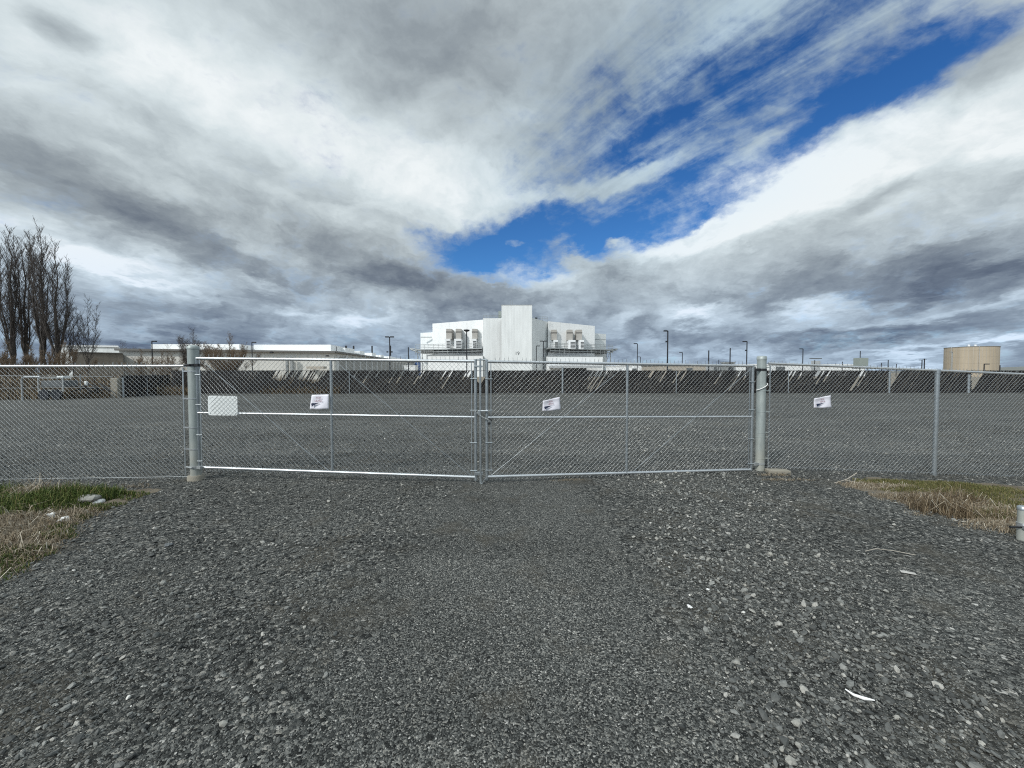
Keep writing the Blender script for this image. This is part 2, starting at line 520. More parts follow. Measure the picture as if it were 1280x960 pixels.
def link_mesh(name, me, m, parent=None, loc=None):
    o = bpy.data.objects.new(name, me)
    me.materials.append(MATS[m] if isinstance(m, str) else m)
    COL.objects.link(o)
    if parent is not None:
        o.parent = parent
        ORIGIN[o.name] = ORIGIN[parent.name]
    else:
        ORIGIN[o.name] = Vector(loc) if loc is not None else Vector((0, 0, 0))
        if loc is not None:
            o.location = loc
    return o


def np_mesh(name, V, Fq, m, parent=None, loc=None, smooth=False, tone=None):
    """V (n,3) world coordinates, Fq (f,k) faces of k corners each"""
    org = ORIGIN[parent.name] if parent is not None else (Vector(loc) if loc is not None else Vector((0, 0, 0)))
    V = np.asarray(V, dtype=np.float32) - np.array(org, dtype=np.float32)
    Fq = np.asarray(Fq, dtype=np.int32)
    me = bpy.data.meshes.new(name)
    me.vertices.add(len(V))
    me.vertices.foreach_set('co', V.ravel())
    k = Fq.shape[1]
    me.loops.add(Fq.size)
    me.loops.foreach_set('vertex_index', Fq.ravel())
    me.polygons.add(len(Fq))
    me.polygons.foreach_set('loop_start', np.arange(0, Fq.size, k, dtype=np.int32))
    me.update(calc_edges=True)
    me.polygons.foreach_set('use_smooth', np.full(len(Fq), smooth, dtype=bool))
    if tone is not None:
        a = me.attributes.new('tone', 'FLOAT', 'POINT')
        a.data.foreach_set('value', np.asarray(tone, dtype=np.float32))
    me.update()
    return link_mesh(name, me, m, parent, loc)


class MB:
    def __init__(self):
        self.v, self.f, self.s = [], [], []

    def add(self, vs, fs, smooth=False):
        n = len(self.v)
        self.v += [tuple(v) for v in vs]
        self.f += [tuple(i + n for i in f) for f in fs]
        self.s += [smooth] * len(fs)
        return self

    def box(self, c, size, rz=0.0, M=None):
        c = Vector(c)
        M = M or Matrix.Rotation(rz, 3, 'Z')
        vs = []
        for dz in (-.5, .5):
            for dx, dy in ((-.5, -.5), (.5, -.5), (.5, .5), (-.5, .5)):
                vs.append(c + M @ Vector((dx * size[0], dy * size[1], dz * size[2])))
        return self.add(vs, [(3, 2, 1, 0), (4, 5, 6, 7), (0, 1, 5, 4), (1, 2, 6, 5), (2, 3, 7, 6), (3, 0, 4, 7)])

    def tube(self, pts, r, sides=8, caps=True, smooth=True):
        pts = [Vector(p) for p in pts]
        if not isinstance(r, (list, tuple)):
            r = [r] * len(pts)
        vs, fs = [], []
        up = None
        for i, p in enumerate(pts):
            tg = (pts[min(i + 1, len(pts) - 1)] - pts[max(i - 1, 0)]).normalized()
            if up is None:
                up = Vector((0, 0, 1)) if abs(tg.z) < 0.9 else Vector((1, 0, 0))
            a = tg.cross(up).normalized()
            b = tg.cross(a)
            for k in range(sides):
                th = 2 * math.pi * k / sides
                vs.append(p + (a * math.cos(th) + b * math.sin(th)) * r[i])
        for i in range(len(pts) - 1):
            for k in range(sides):
                k2 = (k + 1) % sides
                fs.append((i * sides + k, i * sides + k2, (i + 1) * sides + k2, (i + 1) * sides + k))
        self.add(vs, fs, smooth)
        if caps:
            # caps get corners of their own so that the side keeps straight normals
            self.add(vs[:sides], [tuple(range(sides))])
            self.add(vs[-sides:], [tuple(reversed(range(sides)))])
        return self

    def cyl(self, c, r, z0, z1, sides=24, r2=None):
        return self.tube([(c[0], c[1], z0), (c[0], c[1], z1)], [r, r if r2 is None else r2], sides)

    def prism(self, poly, z0, z1):
        """plan polygon raised from z0 to z1 (z1 a number or one height per corner)"""
        n = len(poly)
        zs = z1 if isinstance(z1, (list, tuple)) else [z1] * n
        vs = [(p[0], p[1], z0) for p in poly] + [(p[0], p[1], z) for p, z in zip(poly, zs)]
        fs = [tuple(reversed(range(n))), tuple(range(n, 2 * n))]
        fs += [(i, (i + 1) % n, n + (i + 1) % n, n + i) for i in range(n)]
        return self.add(vs, fs)

    def build(self, name, m, parent=None, loc=None, bevel=0.0, tone=None):
        org = ORIGIN[parent.name] if parent is not None else (Vector(loc) if loc is not None else Vector((0, 0, 0)))
        me = bpy.data.meshes.new(name)
        me.from_pydata([tuple(Vector(v) - org) for v in self.v], [], self.f)
        me.polygons.foreach_set('use_smooth', self.s)
        if tone is not None:
            a = me.attributes.new('tone', 'FLOAT', 'POINT')
            a.data.foreach_set('value', tone)
        me.update()
        o = link_mesh(name, me, m, parent, loc)
        if bevel:
            md = o.modifiers.new('bevel', 'BEVEL')
            md.width = bevel
            md.segments = 2
            md.limit_method = 'ANGLE'
        return o


def smooth01(x, a, b):
    t = np.clip((np.asarray(x, dtype=float) - a) / (b - a), 0, 1)
    return t * t * (3 - 2 * t)


def lump(x, y, s=1.0):
    x = np.asarray(x, dtype=float)
    y = np.asarray(y, dtype=float)
    return (np.sin(1.7 * x + 0.8 * y) * np.sin(1.3 * y - 0.5 * x + 1.0) * 0.5 + np.sin(4.1 * x - 2.2 * y + .7) * np.sin(3.7 * y + 1.9 * x) * 0.3
            + np.sin(9.3 * x + 3.1 * y) * np.sin(8.1 * y - 4.4 * x + 2) * 0.2) * s


def ground_z(x, y):
    x = np.asarray(x, dtype=float)
    y = np.asarray(y, dtype=float)
    near = 1 - smooth01(np.hypot(x, y), 14, 24)
    z = -0.20 * smooth01(x, 4.2, 9.5) * near
    z = z + lump(x, y, 0.018) * near
    # wheel tracks and the ridge of loose stone on the right
    z = z + near * (0.035 * np.exp(-((x - (0.9 + 0.28 * y)) / 0.6) ** 2) - 0.02 * np.exp(-((x + 0.1) / 0.7) ** 2))
    # gravel inside the gate stands a little higher against the fence
    z = z + near * 0.02 * smooth01(y, 6.6, 7.6)
    return z


# ------------------------------------------------------------------ ground
def axis(lo, hi, fine_lo, fine_hi, step):
    a = list(np.arange(fine_lo, fine_hi + 1e-6, step))
    d, x = step * 1.6, fine_hi
    while x < hi:
        x += d
        d *= 1.45
        a.append(min(x, hi))
    d, x = step * 1.6, fine_lo
    while x > lo:
        x -= d
        d *= 1.45
        a.insert(0, max(x, lo))
    return np.array(a)


def grid_mesh(name, xs, ys, zf, m, kind='structure'):
    X, Y = np.meshgrid(xs, ys)
    Z = zf(X, Y)
    V = np.stack([X.ravel(), Y.ravel(), Z.ravel()], 1)
    nx, ny = len(xs), len(ys)
    i = np.arange((ny - 1) * (nx - 1))
    r, c = i // (nx - 1), i % (nx - 1)
    a = r * nx + c
    Fq = np.stack([a, a + 1, a + nx + 1, a + nx], 1)
    o = np_mesh(name, V, Fq, m, smooth=True)
    tag(o, kind=kind)
    return o


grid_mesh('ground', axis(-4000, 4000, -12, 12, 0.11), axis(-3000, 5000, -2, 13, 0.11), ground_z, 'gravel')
# dry field behind the far fence
mb = MB()
mb.add([(-400, 33.6, 0.012), (900, 33.6, 0.012), (1500, 900, 0.012), (-900, 900, 0.012)], [(0, 1, 2, 3)])
tag(mb.build('field', 'dry_field'), kind='structure')

# far hills on the right
hx = np.linspace(200, 4200, 90)
V, Fq = [], []
for i, x in enumerate(hx):
    h = 7 + 34 * smooth01(x, 2500, 3500) + 2.5 * math.sin(x * 0.004) + 1.5 * math.sin(x * 0.011)
    V += [(x, 1900, 0), (x, 2150, max(2, h * 0.9)), (x, 2500, max(3, h)), (x, 3300, 0)]
    if i:
        b = (i - 1) * 4
        Fq += [(b + k, b + 4 + k, b + 5 + k, b + 1 + k) for k in range(3)]
tag(np_mesh('hills', V, Fq, 'hill_grass', smooth=True), kind='structure')


# verges: earth mounds that dip under the gravel at a ragged edge
def left_in(x, y):
    edge = -3.46 - 0.30 * y + 0.22 * np.sin(2.3 * y) + lump(x * 2, y * 2, 0.25)
    return np.minimum(np.minimum(edge - x, 5.90 + 0.12 * lump(x, y) - y), y - 1.5)


def right_in(x, y):
    edge = 4.85 + 0.09 * y + 0.15 * np.sin(2.0 * y) + lump(x * 2, y * 2, 0.3) + 0.5 * smooth01(y, 6.2, 6.9)
    return np.minimum(np.minimum(x - edge, 6.66 + 0.12 * lump(x, y) - y), y - 1.5)


def verge_z(fin, hgt):
    def f(x, y):
        d = fin(x, y)
        return ground_z(x, y) - 0.05 + 0.055 * smooth01(d, -0.1, 0.1) + hgt * smooth01(d, 0.0, 1.0) * (1 + lump(x * 1.5, y * 1.5, 0.5)) + lump(x * 3, y * 3, 0.02)
    return f


left_z, right_z = verge_z(left_in, 0.07), verge_z(right_in, 0.03)
grid_mesh('left_verge', np.arange(-13, -4.2, 0.08), np.arange(1.4, 6.4, 0.08), left_z, 'dirt')
grid_mesh('right_verge', np.arange(4.6, 14, 0.08), np.arange(1.4, 7.2, 0.08), right_z, 'dirt')

# ------------------------------------------------------------------ gravel stones
ICO_T = (1 + 5 ** 0.5) / 2
ICO_V = np.array([(-1, ICO_T, 0), (1, ICO_T, 0), (-1, -ICO_T, 0), (1, -ICO_T, 0), (0, -1, ICO_T), (0, 1, ICO_T), (0, -1, -ICO_T), (0, 1, -ICO_T), (ICO_T, 0, -1), (ICO_T, 0, 1), (-ICO_T, 0, -1), (-ICO_T, 0, 1)]) / math.sqrt(1 + ICO_T ** 2)
ICO_F = np.array([(0, 11, 5), (0, 5, 1), (0, 1, 7), (0, 7, 10), (0, 10, 11), (1, 5, 9), (5, 11, 4), (11, 10, 2), (10, 7, 6), (7, 1, 8), (3, 9, 4), (3, 4, 2), (3, 2, 6), (3, 6, 8), (3, 8, 9), (4, 9, 5), (2, 4, 11), (6, 2, 10), (8, 6, 7), (9, 8, 1)])


def stones(name, x, y, size, tone, flat=(0.36, 0.72), sink=0.05, zf=ground_z, tilt=0.4):
    n = len(x)
    V = np.repeat(ICO_V[None], n, 0) * RNG.uniform(0.72, 1.2, (n, 12, 1))
    V[..., 1] *= RNG.uniform(0.55, 0.95, (n, 1))
    hz = RNG.uniform(*flat, (n, 1))
    V[..., 2] *= hz
    V *= size[:, None, None] * 0.5
    a = RNG.normal(0, tilt, n)
    b = RNG.normal(0, tilt, n)
    c = RNG.uniform(0, 2 * np.pi, n)
    for (i, j, th) in ((1, 2, a), (0, 2, b), (0, 1, c)):
        ct, st = np.cos(th)[:, None], np.sin(th)[:, None]
        u, w = V[..., i].copy(), V[..., j].copy()
        V[..., i] = u * ct - w * st
        V[..., j] = u * st + w * ct
    V[..., 0] += x[:, None]
    V[..., 1] += y[:, None]
    V[..., 2] += (zf(x, y) + size * 0.5 * hz[:, 0] * (1 - 2 * sink))[:, None]
    Fq = (ICO_F[None] + (np.arange(n) * 12)[:, None, None]).reshape(-1, 3)
    o = np_mesh(name, V.reshape(-1, 3), Fq, 'loose_stone', tone=np.repeat(tone, 12))
    tag(o, kind='stuff')
    return o


def coarse(x, y):
    """how loose and coarse the gravel lies: the ridge on the right, the left side, fine wheel tracks between"""
    ridge = smooth01(x, 0.45 + 0.16 * y, 1.0 + 0.2 * y) * (1 - smooth01(x, 1.6 + 0.33 * y, 2.3 + 0.36 * y))
    left = 0.46 * (1 - smooth01(x, -1.7, -0.7))
    edge = 0.3 * smooth01(x, 3.6, 4.6)
    left = np.maximum(left, edge)
    far = 0.5 * smooth01(y, 6.5, 7.3)
    wob = lump(x * 0.9, y * 0.9, 0.30)
    return np.clip(np.maximum(np.maximum(ridge, left), far) + wob * (0.25 + np.maximum(ridge, left)), 0.0, 1.0)


def scatter(n, y0, y1, extra, smin, smax, kfine, seed):
    g = np.random.default_rng(seed)
    y = np.sqrt(g.uniform(y0 ** 2, y1 ** 2, n))
    x = g.uniform(-1, 1, n) * (1.36 * y + extra)
    cf = coarse(x, y)
    keep = g.uniform(0, 1, n) < (kfine + (1 - kfine) * cf ** 1.3)
    keep &= ~((left_in(x, y) > g.uniform(-0.05, 0.22, n)) | (right_in(x, y) > g.uniform(-0.05, 0.22, n)))
    x, y, cf = x[keep], y[keep], cf[keep]
    size = smin + (smax - smin) * g.uniform(0, 1, len(x)) ** 2.2 * (0.45 + 0.55 * cf)
    tone = np.clip(g.beta(1.7, 1.9, len(x)) * 0.92 + 0.05, 0, 0.94)
    bright = g.uniform(0, 1, len(x))
    tone = np.where(bright > 0.975, g.uniform(0.9, 0.985, len(x)), tone)
    tone = np.where((bright > 0.9985) & (size < 0.035), 1.0, tone)
    return x, y, size, tone


def lighter(t4, f):
    x, y, size, tone = t4
    return x, y, size, np.where(tone < 0.95, np.clip(tone + f * (size - size.min()) / (size.max() - size.min()), 0, 0.955), tone)


stones('fine_gravel', *scatter(90000, 1.35, 3.6, 0.5, 0.006, 0.016, 0.5, 1))
stones('gravel_chips', *lighter(scatter(95000, 1.35, 7.6, 0.7, 0.013, 0.034, 0.07, 2), 0.10))
stones('coarse_gravel', *lighter(scatter(52000, 1.35, 13.0, 0.8, 0.024, 0.064, 0.008, 3), 0.18), flat=(0.30, 0.6))


# ------------------------------------------------------------------ chain link
DIA = 0.0707


def chainlink(name, parent, A, B, zb, zt, m='galvanized_wire', barb=0.035, r=0.0019, sway=0.0, bump=None):
    """woven wire between plan points A and B; zb/zt = (z at A, z at B) of the lower and upper edge"""
    A, B = Vector((A[0], A[1], 0)), Vector((B[0], B[1], 0))
    L = (B - A).length
    u = (B - A).normalized()
    nrm = Vector((u.y, -u.x, 0))
    nw = int(L / (DIA / 2)) - 1
    hgt = zt[0] - zb[0]
    k = max(2, int(round(hgt / (DIA / 2))))
    sides = 5
    i = np.arange(nw)
    j = np.arange(k + 1)
    S = (i[:, None] + ((i[:, None] + j[None, :]) % 2)) * (DIA / 2) + 0.01
    S = S + RNG.normal(0, 0.0012, S.shape)
    fr = S / L
    zlo = zb[0] + (zb[1] - zb[0]) * fr
    zhi = zt[0] + (zt[1] - zt[0]) * fr
    Z = zlo + (zhi - zlo) * (j / k)[None, :]
    odd = ((i[:, None] + j[None, :]) % 2) * 2 - 1
    N = odd * 0.0022
    bulge = np.sin(S * 1.9 + 0.7) * np.sin(Z * 2.6) * sway
    if bump:
        bs, bz, ws, wz, amp = bump
        bulge = bulge + amp * np.exp(-(((S - bs) / ws) ** 4) - ((Z - bz) / wz) ** 4)
    if barb:
        S = np.concatenate([S[:, :1], S, S[:, -1:] + RNG.normal(0, 0.005, (nw, 1))], 1)
        Z = np.concatenate([Z[:, :1] - barb * 0.6, Z, Z[:, -1:] + barb * RNG.uniform(0.7, 1.25, (nw, 1))], 1)
        N = np.concatenate([N[:, :1], N, N[:, -1:] + RNG.normal(0, 0.006, (nw, 1))], 1)
        bulge = np.concatenate([bulge[:, :1], bulge, bulge[:, -1:]], 1)
    N = N + bulge
    ua, na = np.array(u), np.array(nrm)
    P = np.array(A)[None, None] + S[..., None] * ua + N[..., None] * na
    P[..., 2] = Z
    T = np.empty_like(P)
    T[:, 1:-1] = P[:, 2:] - P[:, :-2]
    T[:, 0] = P[:, 1] - P[:, 0]
    T[:, -1] = P[:, -1] - P[:, -2]
    # segment-wise tubes so each slanted run keeps its own clean highlight
    P0, P1 = P[:, :-1], P[:, 1:]
    T = P1 - P0
    T /= np.linalg.norm(T, axis=-1, keepdims=True) + 1e-9
    Nn = np.broadcast_to(na, T.shape)
    Bn = np.cross(T, Nn)
    Bn /= np.linalg.norm(Bn, axis=-1, keepdims=True) + 1e-9
    Nn = np.cross(Bn, T)
    th = np.arange(sides) * 2 * np.pi / sides
    ring = Nn[..., None, :] * np.cos(th)[:, None] + Bn[..., None, :] * np.sin(th)[:, None]
    V = np.stack([P0[..., None, :] + ring * r, P1[..., None, :] + ring * r], 2)     # w, seg, end, side, 3
    nseg = V.shape[0] * V.shape[1]
    a = np.arange(sides)
    b = (a + 1) % sides
    face = np.stack([a, b, b + sides, a + sides], 1)
    Fq = (face[None] + (np.arange(nseg) * 2 * sides)[:, None, None]).reshape(-1, 4)
    return np_mesh(name, V.reshape(-1, 3), Fq, m, parent, smooth=True)


def band(mb, c, r, z, h=0.022, sides=20):
    mb.tube([(c[0], c[1], z - h / 2), (c[0], c[1], z + h / 2)], r, sides)


# fence line
LP = at(245.5, 600, 6.28)      # left gate post
RP = at(949.5, 589, 6.85)      # right gate post
LP.z = RP.z = 0
fd = (RP - LP).normalized()
fn = Vector((fd.y, -fd.x, 0))   # towards the camera


def fence_pt(px):
    """plan point on the straight fence line under a photo column"""
    d = ray(px, 465)
    # solve d.x*Y = LP.x + s*fd.x ; Y = LP.y + s*fd.y
    s = (d.x * LP.y - LP.x) / (fd.x - d.x * fd.y)
    return LP + fd * s


# --- left gate post
PR = 0.079
t_ = thing('gate_post', (LP.x, LP.y, 0), 'thick round steel gate post on the left, on a concrete stub beside green grass', 'gate post', 'gate posts')
MB().cyl(LP, PR, 0.05, 2.12, 32).build('post', 'post_steel', t_)
MB().tube([(LP.x, LP.y, 2.12), (LP.x, LP.y, 2.155), (LP.x, LP.y, 2.175), (LP.x, LP.y, 2.185)], [PR + 0.006, PR + 0.006, PR * 0.75, 0.02], 32).build('cap', 'post_steel', t_)
MB().tube([(LP.x, LP.y, -0.2), (LP.x, LP.y, 0.06), (LP.x, LP.y, 0.075)], [0.125, 0.118, 0.105], 22).build('footing', 'concrete', t_)
for z in (1.86, 0.21):
    mb = MB()
    band(mb, LP, PR + 0.007, z, 0.04)
    mb.box((LP.x + 0.10, LP.y - 0.06, z), (0.10, 0.035, 0.045), R(-20))
    mb.tube([(LP.x - 0.13, LP.y - 0.03, z), (LP.x + 0.02, LP.y - 0.10, z)], 0.014, 6)
    mb.build('hinge', 'dark_iron' if z > 1 else 'steel_grey', t_)
for py in (464, 498, 534, 561, 584):
    z = at(245, py, 6.28).z
    mb = MB()
    band(mb, LP, PR + 0.004, z, 0.018)
    mb.box((LP.x - 0.125, LP.y - 0.02, z), (0.09, 0.012, 0.02))
    mb.build('tension_band', 'galvanized_bright', t_)

# --- right gate post
PR = 0.073
t_ = thing('gate_post', (RP.x, RP.y, 0), 'thick round steel gate post on the right with a white tie around it', 'gate post', 'gate posts')
MB().cyl(RP, PR, -0.1, 1.99, 32).build('post', 'post_steel', t_)
MB().tube([(RP.x, RP.y, 1.965), (RP.x, RP.y, 2.02), (RP.x, RP.y, 2.032), (RP.x, RP.y, 2.036)], [PR + 0.006, PR + 0.006, PR * 0.8, 0.02], 32).build('cap', 'post_steel', t_)
for z, h in ((1.79, 0.04), (0.13, 0.03)):
    mb = MB()
    band(mb, RP, PR + 0.007, z, h)
    mb.box((RP.x - 0.10, RP.y - 0.06, z), (0.10, 0.035, 0.045), R(20))
    mb.build('hinge', 'dark_iron' if z > 1 else 'steel_grey', t_)
for z in (1.83, 1.42, 1.05, 0.68, 0.60, 0.22):
    mb = MB()
    band(mb, RP, PR + 0.003, z, 0.012)
    mb.box((RP.x + 0.11, RP.y, z), (0.07, 0.012, 0.018))
    mb.build('tension_band', 'post_steel', t_)
MB().tube([(RP.x + math.cos(a) * 0.094, RP.y + math.sin(a) * 0.094, 1.49 + math.cos(a) * 0.06) for a in np.linspace(math.pi * 1.03, math.pi * 2.05, 14)], 0.008, 6).build('cable_tie', 'white_plastic', t_)


# --- gate leaves
def col_frac(A, B, px):
    d = ray(px, 480)
    u = B - A
    return (d.x * A.y - A.x) / (u.x - d.x * u.y)


def gate_leaf(label, hinge, end, ztop, zbot, zmid, mid_frac, rods, mesh_side, bump=None):
    """hinge/end plan points; ztop.. = (at hinge, at end)"""
    o = thing('gate_leaf', (hinge[0], hinge[1], 0), label, 'gate', 'leaves of the double gate')
    H, E = Vector((hinge[0], hinge[1], 0)), Vector((end[0], end[1], 0))

    def pt(f, z):
        p = H.lerp(E, f)
        return Vector((p.x, p.y, z))

    def lz(pair, f):
        return pair[0] + (pair[1] - pair[0]) * f
    r = 0.0235
    MB().tube([pt(0, ztop[0]), pt(1, ztop[1])], r, 12).build('top_rail', 'galvanized_bright', o)
    MB().tube([pt(0.0, zmid[0]), pt(1, zmid[1])], r * 0.85, 12).build('middle_rail', 'galvanized_bright', o)
    MB().tube([pt(0, zbot[0]), pt(1, zbot[1])], r, 12).build('bottom_rail', 'galvanized_bright', o)
    MB().tube([pt(0, zbot[0] - 0.03), pt(0, ztop[0] + 0.02)], r, 12).build('hinge_stile', 'galvanized', o)
    MB().tube([pt(1, zbot[1] - 0.05), pt(1, ztop[1] + 0.03)], r * 1.05, 12).build('latch_stile', 'galvanized', o)
    MB().tube([pt(mid_frac, lz(zbot, mid_frac)), pt(mid_frac, lz(ztop, mid_frac))], r * 0.9, 12).build('middle_stile', 'galvanized', o)
    sgn = 1 if E.x > H.x else -1
    ax = (E - H).normalized()
    nn = Vector((ax.y, -ax.x, 0)) * sgn       # towards the camera
    for f0, f1 in rods:
        a, b = pt(f0, lz(ztop, f0) - 0.07), pt(f1, lz(zbot, f1) + 0.03)
        MB().tube([a + nn * 0.02, b + nn * 0.02], 0.0036, 6).build('truss_rod', 'galvanized', o)
    for f in (0.014, 0.986):
        p = H.lerp(E, f) + nn * mesh_side
        MB().box((p.x, p.y, (lz(ztop, f) + lz(zbot, f)) / 2), (0.014, 0.008, lz(ztop, f) - lz(zbot, f) - 0.04)).build('tension_bar', 'galvanized', o)
    for f, fs in ((0.0, 0.014), (1.0, 0.986)):
        for q in (0.06, 0.3, 0.58, 0.85):
            z = lz(zbot, f) + (lz(ztop, f) - lz(zbot, f)) * q
            a = pt(f, z)
            b = pt(fs, z)
            MB().tube([a + nn * 0.026 + (a - b) * 0.4, b + nn * 0.026 + (b - a) * 0.35], 0.0085, 6).build('tie_band', 'galvanized', o)
    M0 = H.lerp(E, 0.014) + nn * mesh_side
    M1 = H.lerp(E, 0.986) + nn * mesh_side
    chainlink('wire_mesh', o, M0, M1, (zbot[0] - 0.05, zbot[1] - 0.05), (ztop[0] + 0.02, ztop[1] + 0.02), barb=0.05, sway=0.006, bump=bump)
    return o, pt, nn


LH, LE = at(247, 515, 6.26), at(594.5, 520, 6.13)
RE, RH = at(608.5, 520, 6.13), at(940, 521, 6.80)
lzt = (at(247, 448, 6.26).z, at(594, 451.5, 6.13).z)
lzb = (at(247, 584, 6.26).z, at(594, 596.5, 6.13).z)
lzm = (at(247, 516, 6.26).z, at(594, 521.5, 6.13).z)
leafL, ptL, nL = gate_leaf('left gate leaf with a blank white plate on its mesh', LH, LE, lzt, lzb, lzm, col_frac(LH, LE, 414), ((col_frac(LH, LE, 257), col_frac(LH, LE, 410)), (col_frac(LH, LE, 424), col_frac(LH, LE, 588))), 0.012, (0.36, 1.24, 0.33, 0.25, 0.034))
rzt = (at(940, 457.5, 6.80).z, at(608, 452, 6.13).z)
rzb = (at(940, 587, 6.80).z, at(608, 596, 6.13).z)
rzm = (at(940, 521, 6.80).z, at(608, 522, 6.13).z)
leafR, ptR, nR = gate_leaf('right gate leaf carrying one crooked paper notice near the middle', RH, RE, rzt, rzb, rzm, col_frac(RH, RE, 784), ((col_frac(RH, RE, 936), col_frac(RH, RE, 792)), (col_frac(RH, RE, 778), col_frac(RH, RE, 614))), 0.012)

# drop rod and latch belong to the left leaf
rod = at(600.5, 520, 6.10)
zr = ground_z(rod.x, rod.y) - 0.02
MB().tube([(rod.x, rod.y, zr), (rod.x, rod.y, at(600, 448, 6.10).z)], 0.0165, 12).build('drop_rod', 'galvanized', leafL)
for py, h in ((458, 0.03), (592, 0.05)):
    z = at(600, py, 6.10).z
    MB().box(((LE.x + rod.x) / 2 + 0.01, 6.11, z), (rod.x - LE.x + 0.05, 0.03, h)).build('rod_guide', 'galvanized', leafL, bevel=0.004)
zl = at(600, 514, 6.1).z
mb = MB()
mb.box((rod.x - 0.015, 6.075, zl - 0.02), (0.05, 0.02, 0.075))
mb.build('latch_plate', 'galvanized', leafL, bevel=0.008)
MB().tube([(rod.x, 6.085, zl + 0.005), (RE.x + 0.02, 6.085, zl + 0.005)], 0.014, 8).build('latch_fork', 'galvanized_bright', leafL)
zt = at(600, 449.5, 6.1).z
MB().tube([(LE.x, 6.15, zt), (RE.x, 6.15, zt)], 0.013, 8).build('top_latch', 'galvanized', leafL)
MB().box((rod.x + 0.045, 6.08, zr + 0.06), (0.014, 0.02, 0.12), M=Euler((0, R(32), 0)).to_matrix()).build('rod_handle', 'galvanized', leafL)

# chain and padlock
t_ = thing('chain', (rod.x, 6.05, zl - 0.1), 'dark steel chain slung round the meeting stiles of the double gate', 'chain')
mb = MB()
c0, c1 = at(593, 513, 6.06), at(611.5, 525, 6.06)
nl = 12
for i in range(nl):
    f = (i + 0.5) / nl
    c = c0.lerp(c1, f) + Vector((0, -0.012, -0.02 * math.sin(f * math.pi)))
    d = (c1 - c0).normalized()
    side = Vector((0, 1, 0)) if i % 2 else d.cross(Vector((0, 1, 0))).normalized()
    pts = []
    for k in range(11):
        th = 2 * math.pi * k / 10
        pts.append(c + d * math.cos(th) * 0.017 + side * math.sin(th) * 0.010)
    mb.tube(pts, 0.0042, 6, caps=False)
mb.build('links', 'steel_grey', t_)
MB().tube([c1 + Vector((-0.015, -0.02, 0.0)), c1 + Vector((0.0, 0.05, 0.012)), c1 + Vector((0.03, 0.06, 0.0)), c1 + Vector((0.04, -0.01, -0.012))], 0.008, 6).build('tail', 'dark_iron', t_)
pl = c1 + Vector((0.0, -0.03, -0.05))
t_ = thing('padlock', pl, 'small dark padlock hanging from the gate chain', 'padlock')
MB().box(pl, (0.045, 0.022, 0.04)).build('lock_body', 'dark_iron', t_, bevel=0.006)
MB().tube([pl + Vector((0.014 * math.cos(a), 0, 0.02 + 0.022 * math.sin(a))) for a in np.linspace(0, math.pi, 9)], 0.004, 6).build('shackle', 'galvanized', t_)


# --- fence runs either side
def fence_run(label, A, B, zt, zb, posts, extra_end=0.0):
    o = thing('chain_link_fence', (A[0], A[1], 0), label, 'fence', 'chain link fence runs beside the gate')
    a, b = Vector((A[0], A[1], zt[0])), Vector((B[0], B[1], zt[1]))
    MB().tube([a, b], 0.021, 12).build('top_rail', 'galvanized_bright', o)
    L = (b - a).length
    for s in posts:
        p = a.lerp(b, s)
        gz = zb[0] + (zb[1] - zb[0]) * s
        MB().tube([(p.x, p.y, gz - 0.3), (p.x, p.y, p.z - 0.015)], 0.034, 16).build('line_post', 'galvanized', o)
        MB().tube([(p.x, p.y, p.z - 0.05), (p.x, p.y, p.z + 0.02)], 0.038, 16).build('post_cap', 'galvanized', o)
    off = fn * 0.010
    chainlink('wire_mesh', o, (A[0] + off.x, A[1] + off.y), (B[0] + off.x, B[1] + off.y), zb, (zt[0] + 0.0, zt[1] + 0.0), barb=0.05, sway=0.015)
    p = a + (b - a).normalized() * 0.03 if a.x > 0 else b - (b - a).normalized() * 0.03
    MB().box((p.x + off.x, p.y + off.y, (p.z + 0.04) / 2), (0.02, 0.008, p.z - 0.1)).build('tension_bar', 'galvanized', o)
    # tie wire along the bottom
    MB().tube([(A[0] + off.x, A[1] + off.y, zb[0] + 0.03), (B[0] + off.x, B[1] + off.y, zb[1] + 0.03)], 0.003, 5).build('bottom_wire', 'galvanized', o)
    return o


LA = fence_pt(-640)
LB = LP - fd * 0.13
fence_run('chain link fence left of the gate, behind green grass', LA, LB, (at(-640, 459, LA.y).z, at(236, 457.5, LB.y).z), (0.03, 0.02), (0.12, 0.52))
RA = RP + fd * 0.12
RB = fence_pt(1700)
R1 = fence_pt(1172)
sp = (R1 - RA).length / (RB - RA).length
RZT = (at(957, 454.3, RA.y).z, 0)
ztp = at(1172, 463.2, R1.y).z
RZT = (RZT[0], RZT[0] + (ztp - RZT[0]) / sp)
rz0, rz1 = float(ground_z(RA.x, RA.y)) + 0.04, float(ground_z(R1.x, R1.y)) + 0.02
fr_ = fence_run('chain link fence right of the gate, sloping down behind dry weeds', RA, RB, RZT, (rz0, rz0 + (rz1 - rz0) / sp), (sp, min(0.97, sp * 2.1)))


